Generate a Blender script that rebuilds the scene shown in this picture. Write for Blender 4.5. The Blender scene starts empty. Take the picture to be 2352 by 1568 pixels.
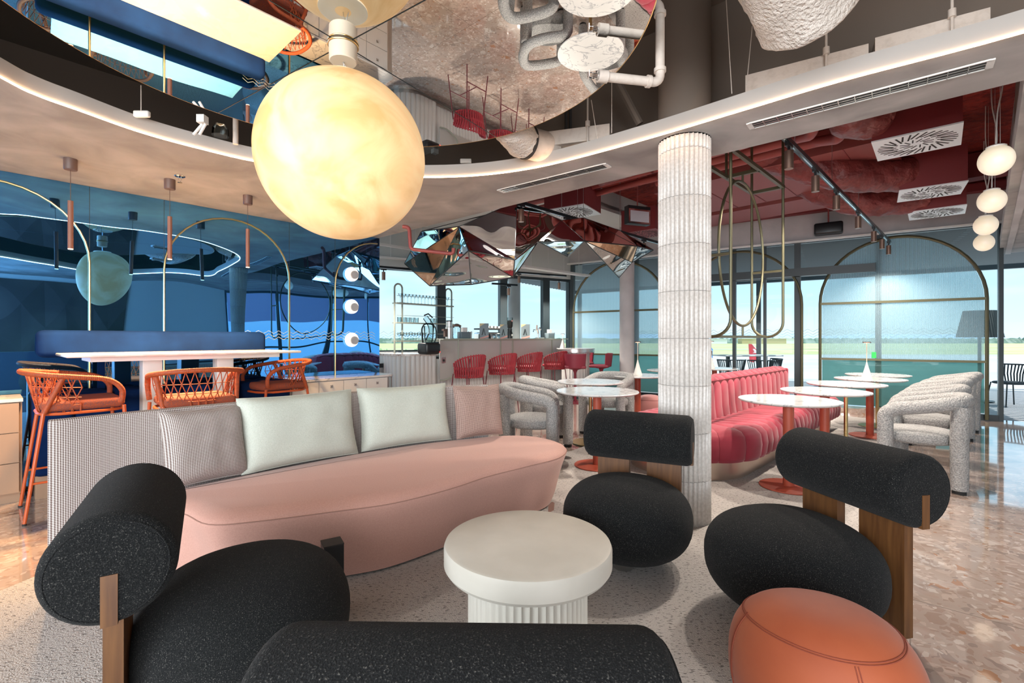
import bpy, bmesh, math, random
from mathutils import Vector, Matrix, noise
random.seed(7)
PI = math.pi
S = bpy.context.scene
# ---------------------------------------------------------------- camera, sky, lights, exposure
F = 1090.0; CX = 1176.0; HY = 777.0; H = 1.26
cd = bpy.data.cameras.new('camera'); cam = bpy.data.objects.new('camera', cd); S.collection.objects.link(cam)
cd.sensor_width = 36.0; cd.lens = F / 2352 * 36; cd.shift_y = -(784 - HY) / 2352
cd.clip_start = 0.05; cd.clip_end = 20000
cam.location = (0, 0, H); cam.rotation_euler = (PI / 2, 0, 0); S.camera = cam
S.view_settings.view_transform = 'Standard'; S.view_settings.look = 'None'
S.view_settings.exposure = 0.9; S.view_settings.gamma = 1.0; S.view_settings.use_curve_mapping = False
S.cycles.max_bounces = 8; S.cycles.diffuse_bounces = 3; S.cycles.glossy_bounces = 5
S.cycles.transmission_bounces = 6; S.cycles.transparent_max_bounces = 12
S.cycles.caustics_reflective = False; S.cycles.caustics_refractive = False
S.cycles.sample_clamp_indirect = 6.0

W = bpy.data.worlds.new('sky'); S.world = W; W.use_nodes = True
nt = W.node_tree; N = nt.nodes; L = nt.links; N.clear()
out = N.new('ShaderNodeOutputWorld'); bg = N.new('ShaderNodeBackground'); L.new(bg.outputs[0], out.inputs[0])
tc = N.new('ShaderNodeTexCoord'); sep = N.new('ShaderNodeSeparateXYZ'); L.new(tc.outputs['Generated'], sep.inputs[0])
rmp = N.new('ShaderNodeValToRGB'); L.new(sep.outputs[2], rmp.inputs[0])
e = rmp.color_ramp.elements
e[0].position = 0.0; e[0].color = (.66, .86, .95, 1)
e[1].position = 0.5; e[1].color = (.40, .66, .92, 1)
x = e.new(0.12); x.color = (.50, .77, .95, 1)
mp = N.new('ShaderNodeMapping'); mp.inputs['Scale'].default_value = (1.2, 1.2, 6); L.new(tc.outputs['Generated'], mp.inputs[0])
nz = N.new('ShaderNodeTexNoise'); nz.inputs['Scale'].default_value = 2.2; nz.inputs['Detail'].default_value = 5; L.new(mp.outputs[0], nz.inputs[0])
r2 = N.new('ShaderNodeValToRGB'); r2.color_ramp.elements[0].position = .48; r2.color_ramp.elements[1].position = .75; L.new(nz.outputs[0], r2.inputs[0])
mx = N.new('ShaderNodeMixRGB'); mx.inputs[2].default_value = (.86, .93, .97, 1)
L.new(r2.outputs[0], mx.inputs[0]); L.new(rmp.outputs[0], mx.inputs[1]); L.new(mx.outputs[0], bg.inputs[0])
bg.inputs[1].default_value = .74

def lamp(kind, name, loc, energy, color=(1, 1, 1), rot=(0, 0, 0), **kw):
    d = bpy.data.lights.new(name, kind); d.energy = energy; d.color = color
    for k, v in kw.items(): setattr(d, k, v)
    o = bpy.data.objects.new(name, d); o.location = loc; o.rotation_euler = rot
    S.collection.objects.link(o); return o
def aim(o, t):
    o.rotation_euler = (Vector(t) - o.location).to_track_quat('-Z', 'Y').to_euler()
FILL_DAY = (.93, .97, 1.0); WARM = (1.0, .74, .50)
# added fill lamps behind the camera, standing in for daylight from unseen windows
a = lamp('AREA', 'added_rear_fill', (.59, -3.85, 1.5), 150, FILL_DAY, shape='RECTANGLE', size=3.6, size_y=2.4); aim(a, (.59 - .744 * 5, -3.85 + .668 * 5, 1.35))
a = lamp('AREA', 'added_left_rear_fill', (-2.67, -2.98, 1.5), 250, FILL_DAY, shape='RECTANGLE', size=5.0, size_y=2.4); aim(a, (-2.67 + .668 * 5, -2.98 + .744 * 5, 1.40))
sun = lamp('SUN', 'sun', (12, 2, 12), 3.6, (1, .96, .90), angle=.01); aim(sun, (5.6, 3.4, 3.4))

# ---------------------------------------------------------------- pixel -> place helpers
def at(px, py, Y): return Vector(((px - CX) / F * Y, Y, H + (HY - py) / F * Y))
def onz(px, py, z):
    Y = F * (z - H) / (HY - py); return Vector(((px - CX) / F * Y, Y, z))
ZC = 2.63; ZM = 2.72
U = Vector((.668, .744, 0)); NN = Vector((-.744, .668, 0)); WN = 5.703
def un(s, n, z=0.0): return U * s + NN * n + Vector((0, 0, z))
def wallpt(px, py, n=WN):
    k = (px - CX) / F; Y = n / (-.744 * k + .668); return Vector((k * Y, Y, H + (HY - py) / F * Y))
AU = math.atan2(U.y, U.x)          # rotation that lays local +X along the mirror wall
R45 = Vector((.7071, .7071, 0))
F0 = Vector((7.43, 7.23, 0)); FD = Vector((-.828, .560, 0)).normalized(); FI = Vector((-.56, -.828, 0))  # facade line, inward normal
def ftp(px):
    k = (px - CX) / F; return (F0.x - F0.y * k) / (-FD.x + FD.y * k)
def fac(t, z, inn=0.0): return F0 + FD * t + FI * inn + Vector((0, 0, z))

# ---------------------------------------------------------------- materials
def _nodes(m):
    m.use_nodes = True; nt = m.node_tree; return nt, nt.nodes, nt.links, nt.nodes['Principled BSDF']
MATS = {}
def mat(name, c, rough=.5, metal=0.0, bump=None, emit=None, estr=1.0, c2=None, scale=8, lo=.4, hi=.6, detail=4, dist=0.0, spec=None, coat=0.0, stretch=None, sheen=0.0, trans=0.0):
    m = bpy.data.materials.new(name); nt, N, L, b = _nodes(m)
    b.inputs['Base Color'].default_value = (*c, 1); b.inputs['Roughness'].default_value = rough; b.inputs['Metallic'].default_value = metal
    if spec is not None: b.inputs['Specular IOR Level'].default_value = spec
    if coat: b.inputs['Coat Weight'].default_value = coat
    if sheen: b.inputs['Sheen Weight'].default_value = sheen
    if trans: b.inputs['Transmission Weight'].default_value = trans
    tc = N.new('ShaderNodeTexCoord'); mp = N.new('ShaderNodeMapping'); L.new(tc.outputs['Object'], mp.inputs[0])
    if stretch: mp.inputs['Scale'].default_value = stretch
    if c2 is not None:
        nz = N.new('ShaderNodeTexNoise'); nz.inputs['Scale'].default_value = scale; nz.inputs['Detail'].default_value = detail; nz.inputs['Distortion'].default_value = dist
        L.new(mp.outputs[0], nz.inputs[0]); r = N.new('ShaderNodeValToRGB'); r.color_ramp.elements[0].position = lo; r.color_ramp.elements[1].position = hi
        r.color_ramp.elements[0].color = (*c, 1); r.color_ramp.elements[1].color = (*c2, 1); L.new(nz.outputs[0], r.inputs[0]); L.new(r.outputs[0], b.inputs['Base Color'])
        if emit: L.new(r.outputs[0], b.inputs['Emission Color'])
    if bump:
        nb = N.new('ShaderNodeTexNoise'); nb.inputs['Scale'].default_value = bump[0]; nb.inputs['Detail'].default_value = 3
        L.new(mp.outputs[0], nb.inputs[0]); bp = N.new('ShaderNodeBump'); bp.inputs['Strength'].default_value = bump[1]; bp.inputs['Distance'].default_value = bump[2] if len(bump) > 2 else .01
        L.new(nb.outputs[0], bp.inputs['Height']); L.new(bp.outputs[0], b.inputs['Normal'])
    if emit:
        if c2 is None: b.inputs['Emission Color'].default_value = (*emit, 1)
        b.inputs['Emission Strength'].default_value = estr
    MATS[name] = m; return m
def srgb(r, g, b):
    f = lambda v: (v / 255 / 12.92) if v <= 10 else ((v / 255 + .055) / 1.055) ** 2.4
    return (f(r), f(g), f(b))

M_plaster = mat('grey_plaster', (.255, .247, .242), .75, c2=(.50, .485, .475), scale=2.2, lo=.28, hi=.72, detail=8, dist=.6, stretch=(1, 1, 1), bump=(14, .15, .01))
M_fascia = mat('fascia_paint', (.42, .40, .38), .5)
M_concrete = mat('concrete', (.36, .35, .36), .8, c2=(.56, .55, .56), scale=1.8, lo=.25, hi=.75, detail=6, bump=(20, .2, .01))
M_taupe = mat('taupe_paint', (.155, .122, .098), .8)
M_dark = mat('dark_void', (.035, .033, .032), .9)
M_white = mat('white_paint', (.72, .72, .70), .45)
M_whiteduct = mat('white_duct', (.66, .61, .56), .6, bump=(60, .9, .02), c2=(.60, .55, .50), scale=14)
M_pipe = mat('painted_pipe', (.62, .55, .49), .5, bump=(40, .3, .01), c2=(.5, .43, .37), scale=20, lo=.5, hi=.8)
M_red = mat('dark_red_paint', (.19, .020, .022), .55, bump=(12, .1, .01))
M_redrough = mat('rough_red_insulation', (.14, .008, .006), .9, c2=(.30, .028, .016), scale=7, lo=.35, hi=.65, detail=9, dist=1.2, bump=(18, .9, .05))
M_redduct = mat('red_crinkled_foil', (.14, .022, .022), .42, bump=(9, .9, .05), c2=(.25, .05, .045), scale=6, lo=.3, hi=.8, stretch=(1, 1, 1))
M_redpipe = mat('dusty_red_pipe', (.30, .065, .060), .5)
M_diff = mat('white_enamel', (.80, .82, .84), .3)
M_black = mat('black_metal', (.012, .014, .016), .35, metal=.2)
M_frame = mat('anthracite_frame', (.022, .035, .042), .4)
M_track = mat('black_track', (.02, .03, .035), .3, metal=.6)
M_bronze = mat('bronze_tube', (.26, .17, .13), .35, metal=.8)
M_brown = mat('brown_lamp', (.11, .065, .052), .5)
M_terra = mat('terracotta_tube', (.24, .10, .065), .5)
M_brass = mat('brushed_brass', (.62, .44, .20), .3, metal=1.0)
M_olive = mat('olive_brass', (.115, .105, .060), .40, metal=.6)
M_steel = mat('brushed_steel', (.55, .54, .52), .28, metal=1.0)
M_warmsteel = mat('champagne_plinth', (.62, .50, .41), .3, metal=.9)
M_chrome = mat('chrome', (.8, .8, .8), .08, metal=1.0)
M_pink = mat('pink_cloth', (.53, .29, .235), .85, c2=(.60, .34, .28), scale=160, lo=.3, hi=.7, bump=(260, .25, .002), sheen=.2)
M_piping = mat('pink_seam', (.36, .20, .16), .9)
M_mint = mat('sage_cloth', (.46, .50, .44), .85, c2=(.56, .60, .54), scale=180, lo=.3, hi=.7, bump=(240, .3, .003))
M_boucle = mat('grey_boucle', (.27, .275, .275), .95, c2=(.43, .43, .425), scale=95, lo=.38, hi=.62, detail=3, bump=(75, 1.0, .02))
M_redvelvet = mat('red_velvet', (.26, .013, .033), .75, c2=(.35, .024, .052), scale=3, sheen=.25)
M_redseam = mat('dark_red_seam', (.12, .01, .015), .9)
M_navy = mat('navy_velvet', (.0025, .014, .062), .9, c2=(.004, .024, .105), scale=4, lo=.35, hi=.7, detail=6, spec=.1)
M_orange = mat('rust_orange_velvet', (.30, .060, .018), .7, c2=(.40, .095, .030), scale=3.5, lo=.3, hi=.7, detail=6, sheen=.12)
M_orangeseam = mat('rust_seam', (.24, .05, .025), .8)
M_rope = mat('orange_rope', (.38, .066, .014), .6, c2=(.28, .055, .018), scale=60, bump=(120, .5, .004))
M_orangemetal = mat('orange_metal', (.48, .085, .018), .4)
M_ocush = mat('orange_tweed', (.32, .065, .022), .9, c2=(.20, .06, .045), scale=140, lo=.45, hi=.55, bump=(150, .4, .003))
M_redrope = mat('crimson_strap', (.30, .020, .032), .6, bump=(90, .3, .004))
M_redmetal = mat('burgundy_metal', (.17, .035, .045), .4)
M_burg = mat('burgundy_leather', (.22, .022, .042), .5)
M_rustmetal = mat('brick_red_metal', (.40, .075, .040), .45)
M_coffee = mat('cream_plaster', (.58, .56, .50), .55, c2=(.66, .64, .58), scale=2.5, detail=5)
M_creamfl = mat('cream_fluted', (.62, .60, .54), .6)
M_column = mat('glazed_flute', (.56, .53, .50), .35, c2=(.64, .61, .58), scale=60, detail=2)
M_grout = mat('column_grout', (.30, .28, .27), .8)
M_fluted = mat('white_fluted_panel', (.66, .66, .65), .5)
M_greypanel = mat('warm_grey_panel', (.46, .455, .44), .4)
M_oliveframe = mat('sage_metal', (.34, .36, .30), .4)
M_brownwood = mat('tan_laminate', (.36, .235, .155), .45)
M_cabwhite = mat('pale_laminate', (.60, .60, .59), .45)
M_felt = mat('dark_felt', (.060, .042, .038), .95, c2=(.085, .060, .052), scale=1.3, lo=.45, hi=.55, detail=0)
M_bluewall = mat('pale_wall', (.62, .62, .60), .7)
M_cardwhite = mat('ivory_lamp', (.85, .82, .76), .4)
M_warmglow = mat('warm_diffuser', (1, .85, .6), .5, emit=(1.0, .66, .36), estr=3)
M_glow = mat('white_glow', (1, .9, .8), .5, emit=(1.0, .88, .74), estr=.8)
M_led = mat('led_strip', (1, .8, .6), .5, emit=(1.0, .62, .36), estr=14)
M_globe2 = mat('alabaster_globe', (.95, .80, .58), .4, emit=(1, 1, 1), estr=.20, c2=(1.0, .90, .72), scale=5, lo=.35, hi=.7, detail=5)
M_globe = mat('parchment_globe', (.62, .36, .145), .5, emit=(1, 1, 1), estr=.36, c2=(.80, .55, .29), scale=3.6, lo=.36, hi=.62, detail=9, dist=1.0)
M_cream = mat('cream_metal', (.70, .60, .47), .5)
M_grass = mat('airfield_grass', (.36, .40, .17), .95, c2=(.46, .48, .25), scale=.02, lo=.4, hi=.6, stretch=(1, 3, 1))
M_tarmac = mat('tarmac', (.42, .44, .45), .9, c2=(.50, .52, .53), scale=.05)
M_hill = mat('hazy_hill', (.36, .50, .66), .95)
M_trees = mat('distant_trees', (.10, .17, .13), .95, c2=(.22, .28, .24), scale=.15)
M_terrace = mat('terrace_paving', (.40, .41, .42), .8)
M_pergola = mat('pergola_grey', (.16, .17, .18), .6)
M_tailred = mat('tail_red', (.72, .05, .06), .4)
M_tailwhite = mat('tail_white', (.85, .85, .87), .4)
M_tailblue = mat('tail_blue', (.10, .30, .66), .4)
M_outchair = mat('charcoal_rope', (.05, .065, .075), .8)
M_shade = mat('charcoal_pleats', (.075, .085, .085), .8)
M_screen = mat('grey_display', (.45, .46, .50), .2)
M_menu = mat('slate_card', (.17, .22, .25), .5)
M_menupink = mat('coral_print', (.60, .28, .25), .5)
M_menuyel = mat('ochre_print', (.55, .45, .25), .5)
M_exit = mat('green_sign', (.02, .35, .06), .5, emit=(.02, .4, .08), estr=.5)
M_redlight = mat('red_switch', (.6, .02, .02), .4, emit=(1, .05, .03), estr=2)
M_ceilwhite = mat('pale_ceiling', (.52, .56, .56), .7)
M_ceilbeam = mat('pale_steel_tray', (.66, .68, .68), .6)
M_zig = mat('white_decal', (.80, .88, .92), .5)
M_rubber = mat('rubber_tip', (.02, .02, .02), .8)

def custom(name, fn):
    m = bpy.data.materials.new(name); nt, N, L, b = _nodes(m); fn(nt, N, L, b); MATS[name] = m; return m
def ramp(N, L, src, stops, interp='LINEAR'):
    r = N.new('ShaderNodeValToRGB'); r.color_ramp.interpolation = interp; e = r.color_ramp.elements
    while len(e) < len(stops): e.new(.5)
    for i, (p, c) in enumerate(stops): e[i].position = p; e[i].color = (*c, 1) if len(c) == 3 else c
    L.new(src, r.inputs[0]); return r
def f_terrazzo(nt, N, L, b):
    tc = N.new('ShaderNodeTexCoord')
    nz = N.new('ShaderNodeTexNoise'); nz.inputs['Scale'].default_value = 9; L.new(tc.outputs['Object'], nz.inputs[0])
    ad = N.new('ShaderNodeMixRGB'); ad.blend_type = 'ADD'; ad.inputs[0].default_value = .10; L.new(tc.outputs['Object'], ad.inputs[1]); L.new(nz.outputs['Color'], ad.inputs[2])
    base = (.42, .335, .29)
    prev = None
    for sc, thr in ((14, .10), (34, .12)):
        v = N.new('ShaderNodeTexVoronoi'); v.inputs['Scale'].default_value = sc; L.new(ad.outputs[0], v.inputs[0])
        ve = N.new('ShaderNodeTexVoronoi'); ve.feature = 'DISTANCE_TO_EDGE'; ve.inputs['Scale'].default_value = sc; L.new(ad.outputs[0], ve.inputs[0])
        sp = N.new('ShaderNodeSeparateColor'); L.new(v.outputs['Color'], sp.inputs[0])
        pal = ramp(N, L, sp.outputs[0], [(0, (.36, .265, .22)), (.28, (.50, .40, .345)), (.5, (.41, .31, .265)), (.68, (.56, .48, .43)), (.88, (.32, .25, .22)), (.97, (.38, .21, .13))], 'CONSTANT')
        g = N.new('ShaderNodeMath'); g.operation = 'GREATER_THAN'; g.inputs[1].default_value = .43; L.new(sp.outputs[1], g.inputs[0])
        t = N.new('ShaderNodeMath'); t.operation = 'GREATER_THAN'; t.inputs[1].default_value = thr; L.new(ve.outputs['Distance'], t.inputs[0])
        ml = N.new('ShaderNodeMath'); ml.operation = 'MULTIPLY'; L.new(g.outputs[0], ml.inputs[0]); L.new(t.outputs[0], ml.inputs[1])
        mx = N.new('ShaderNodeMixRGB'); L.new(ml.outputs[0], mx.inputs[0]); L.new(pal.outputs[0], mx.inputs[2])
        if prev is None: mx.inputs[1].default_value = (*base, 1)
        prev_out = mx.outputs[0]
        if prev is not None: L.new(prev, mx.inputs[1])
        prev = prev_out
    # thin slab joints
    mp = N.new('ShaderNodeMapping'); mp.inputs['Rotation'].default_value = (0, 0, -math.radians(50)); L.new(tc.outputs['Object'], mp.inputs[0])
    br = N.new('ShaderNodeTexBrick'); br.offset = 0; br.inputs['Scale'].default_value = 1; br.inputs['Brick Width'].default_value = 1.5; br.inputs['Row Height'].default_value = 1.5; br.inputs['Mortar Size'].default_value = .003
    L.new(mp.outputs[0], br.inputs[0])
    mx = N.new('ShaderNodeMixRGB'); L.new(br.outputs['Fac'], mx.inputs[0]); L.new(prev, mx.inputs[1]); mx.inputs[2].default_value = (.22, .17, .14, 1)
    L.new(mx.outputs[0], b.inputs['Base Color']); b.inputs['Roughness'].default_value = .08; b.inputs['Coat Weight'].default_value = 1.0; b.inputs['Coat Roughness'].default_value = .03; b.inputs['Coat IOR'].default_value = 1.7
M_terrazzo = custom('pink_terrazzo', f_terrazzo)
def f_carpet(nt, N, L, b):
    tc = N.new('ShaderNodeTexCoord'); mp = N.new('ShaderNodeMapping'); mp.inputs['Scale'].default_value = (44, 130, 1); mp.inputs['Rotation'].default_value = (0, 0, .1); L.new(tc.outputs['Object'], mp.inputs[0])
    nz = N.new('ShaderNodeTexNoise'); nz.inputs['Scale'].default_value = 1.0; nz.inputs['Detail'].default_value = 3; L.new(mp.outputs[0], nz.inputs[0])
    r = ramp(N, L, nz.outputs[0], [(.0, (.42, .39, .37)), (.58, (.50, .47, .445)), (.625, (.17, .155, .145)), (1, (.13, .12, .11))])
    nf = N.new('ShaderNodeTexNoise'); nf.inputs['Scale'].default_value = 160; L.new(tc.outputs['Object'], nf.inputs[0])
    mx = N.new('ShaderNodeMixRGB'); mx.blend_type = 'MULTIPLY'; mx.inputs[0].default_value = .45; L.new(r.outputs[0], mx.inputs[1])
    rf = ramp(N, L, nf.outputs[0], [(.3, (.65, .65, .65)), (.6, (1, 1, 1))]); L.new(rf.outputs[0], mx.inputs[2])
    L.new(mx.outputs[0], b.inputs['Base Color']); b.inputs['Roughness'].default_value = .95
    bp = N.new('ShaderNodeBump'); bp.inputs['Strength'].default_value = .8; bp.inputs['Distance'].default_value = .008; L.new(nf.outputs[0], bp.inputs['Height']); L.new(bp.outputs[0], b.inputs['Normal'])
M_carpet = custom('flecked_carpet', f_carpet)
def f_blackfelt(nt, N, L, b):
    tc = N.new('ShaderNodeTexCoord')
    nz = N.new('ShaderNodeTexNoise'); nz.inputs['Scale'].default_value = 330; nz.inputs['Detail'].default_value = 5; L.new(tc.outputs['Object'], nz.inputs[0])
    r = ramp(N, L, nz.outputs[0], [(.3, (.0035, .004, .0044)), (.56, (.010, .0108, .0115)), (.65, (.034, .034, .033)), (.74, (.15, .145, .13))])
    L.new(r.outputs[0], b.inputs['Base Color']); b.inputs['Roughness'].default_value = .9; b.inputs['Specular IOR Level'].default_value = .10; b.inputs['Sheen Weight'].default_value = .04
    bp = N.new('ShaderNodeBump'); bp.inputs['Strength'].default_value = .7; bp.inputs['Distance'].default_value = .004; L.new(nz.outputs[0], bp.inputs['Height']); L.new(bp.outputs[0], b.inputs['Normal'])
M_felt2 = custom('speckled_black_wool', f_blackfelt)
def f_marble(vein, warm):
    def f(nt, N, L, b):
        tc = N.new('ShaderNodeTexCoord')
        nz = N.new('ShaderNodeTexNoise'); nz.inputs['Scale'].default_value = 3.0; nz.inputs['Detail'].default_value = 10; nz.inputs['Distortion'].default_value = 1.6; L.new(tc.outputs['Object'], nz.inputs[0])
        r = ramp(N, L, nz.outputs[0], [(.0, warm), (.475, warm), (.497, vein), (.515, warm), (1, warm)]); L.new(r.outputs[0], b.inputs['Base Color'])
        b.inputs['Roughness'].default_value = .12
    return f
M_marble = custom('white_marble', f_marble((.32, .33, .35), (.60, .60, .60)))
M_marblebar = custom('bar_marble', f_marble((.30, .16, .12), (.66, .60, .56)))
def f_weave(c1, c2, cell):
    def f(nt, N, L, b):
        uv = N.new('ShaderNodeUVMap'); mp = N.new('ShaderNodeMapping'); mp.inputs['Rotation'].default_value = (0, 0, PI / 4); mp.inputs['Scale'].default_value = (1 / cell, 1 / cell, 1); L.new(uv.outputs[0], mp.inputs[0])
        ck = N.new('ShaderNodeTexChecker'); ck.inputs['Scale'].default_value = 1; ck.inputs[1].default_value = (*c1, 1); ck.inputs[2].default_value = (*c2, 1); L.new(mp.outputs[0], ck.inputs[0])
        L.new(ck.outputs[0], b.inputs['Base Color']); b.inputs['Roughness'].default_value = .85
    return f
M_weave = custom('brown_white_weave', f_weave((.60, .57, .55), (.105, .060, .050), .0058))
M_weavepink = custom('pink_brown_weave', f_weave((.52, .38, .33), (.17, .10, .085), .0054))
def f_bluemirror(nt, N, L, b):
    N.remove(b); g = N.new('ShaderNodeBsdfGlossy'); g.inputs['Color'].default_value = (.10, .36, .80, 1); g.inputs['Roughness'].default_value = .0
    tc = N.new('ShaderNodeTexCoord'); mp = N.new('ShaderNodeMapping'); mp.inputs['Scale'].default_value = (1, 1, .35); L.new(tc.outputs['Object'], mp.inputs[0])
    nz = N.new('ShaderNodeTexNoise'); nz.inputs['Scale'].default_value = 1.5; nz.inputs['Detail'].default_value = 0; L.new(mp.outputs[0], nz.inputs[0])
    bp = N.new('ShaderNodeBump'); bp.inputs['Strength'].default_value = .25; bp.inputs['Distance'].default_value = .10; L.new(nz.outputs[0], bp.inputs['Height']); L.new(bp.outputs[0], g.inputs['Normal'])
    d = N.new('ShaderNodeBsdfDiffuse'); d.inputs[0].default_value = (.02, .12, .25, 1)
    mx = N.new('ShaderNodeMixShader'); mx.inputs[0].default_value = .06; L.new(g.outputs[0], mx.inputs[1]); L.new(d.outputs[0], mx.inputs[2]); L.new(mx.outputs[0], nt.nodes['Material Output'].inputs[0])
M_bluemirror = custom('blue_mirror_glass', f_bluemirror)
def f_mirror(bump):
    def f(nt, N, L, b):
        b.inputs['Base Color'].default_value = (.86, .87, .86, 1); b.inputs['Metallic'].default_value = 1; b.inputs['Roughness'].default_value = .0
        if bump:
            tc = N.new('ShaderNodeTexCoord'); nz = N.new('ShaderNodeTexNoise'); nz.inputs['Scale'].default_value = 3.0; nz.inputs['Detail'].default_value = 0; L.new(tc.outputs['Object'], nz.inputs[0])
            bp = N.new('ShaderNodeBump'); bp.inputs['Strength'].default_value = .35; bp.inputs['Distance'].default_value = .09; L.new(nz.outputs[0], bp.inputs['Height']); L.new(bp.outputs[0], b.inputs['Normal'])
    return f
M_mirror = custom('silver_mirror', f_mirror(False))
M_mirrorwavy = custom('rippled_mirror', f_mirror(True))
def f_glass(tint, gl, solid=0.0, solidc=(1, 1, 1), reeds=False):
    def f(nt, N, L, b):
        N.remove(b); t = N.new('ShaderNodeBsdfTransparent'); t.inputs[0].default_value = (*tint, 1); g = N.new('ShaderNodeBsdfGlossy'); g.inputs['Roughness'].default_value = .0 if not reeds else .15
        lw = N.new('ShaderNodeLayerWeight'); lw.inputs[0].default_value = gl; mx = N.new('ShaderNodeMixShader'); L.new(lw.outputs['Fresnel'], mx.inputs[0]); L.new(t.outputs[0], mx.inputs[1]); L.new(g.outputs[0], mx.inputs[2])
        o = mx.outputs[0]
        if solid:
            d = N.new('ShaderNodeBsdfTranslucent'); d.inputs[0].default_value = (*solidc, 1); d2 = N.new('ShaderNodeBsdfDiffuse'); d2.inputs[0].default_value = (*solidc, 1)
            m0 = N.new('ShaderNodeMixShader'); m0.inputs[0].default_value = .5; L.new(d.outputs[0], m0.inputs[1]); L.new(d2.outputs[0], m0.inputs[2])
            m2 = N.new('ShaderNodeMixShader'); m2.inputs[0].default_value = solid; L.new(o, m2.inputs[1]); L.new(m0.outputs[0], m2.inputs[2]); o = m2.outputs[0]
            if reeds:
                uv = N.new('ShaderNodeUVMap'); mp = N.new('ShaderNodeMapping'); mp.inputs['Scale'].default_value = (26, 0, 0); L.new(uv.outputs[0], mp.inputs[0])
                wv = N.new('ShaderNodeTexWave'); wv.inputs['Scale'].default_value = 1; L.new(mp.outputs[0], wv.inputs[0])
                mr = N.new('ShaderNodeMapRange'); mr.inputs[3].default_value = solid * .55; mr.inputs[4].default_value = min(1, solid * 1.45); L.new(wv.outputs['Fac'], mr.inputs[0]); L.new(mr.outputs[0], m2.inputs[0])
        L.new(o, nt.nodes['Material Output'].inputs[0])
    return f
M_glass = custom('clear_glass', f_glass((.93, .97, .97), .12))
M_glassware = custom('glassware', f_glass((.80, .86, .86), .25))
M_reeded = custom('reeded_glass', f_glass((.86, .95, .97), .10, .38, (.50, .66, .74), True))
M_teal = custom('teal_glass', f_glass((.42, .70, .68), .25, .45, (.20, .38, .37)))
def f_wood(nt, N, L, b):
    tc = N.new('ShaderNodeTexCoord'); mp = N.new('ShaderNodeMapping'); mp.inputs['Scale'].default_value = (30, 30, 2.5); L.new(tc.outputs['Object'], mp.inputs[0])
    nz = N.new('ShaderNodeTexNoise'); nz.inputs['Scale'].default_value = 1.6; nz.inputs['Detail'].default_value = 6; L.new(mp.outputs[0], nz.inputs[0])
    r = ramp(N, L, nz.outputs[0], [(.3, (.075, .029, .010)), (.7, (.145, .063, .020))]); L.new(r.outputs[0], b.inputs['Base Color']); b.inputs['Roughness'].default_value = .42
M_wood = custom('walnut', f_wood)
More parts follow.
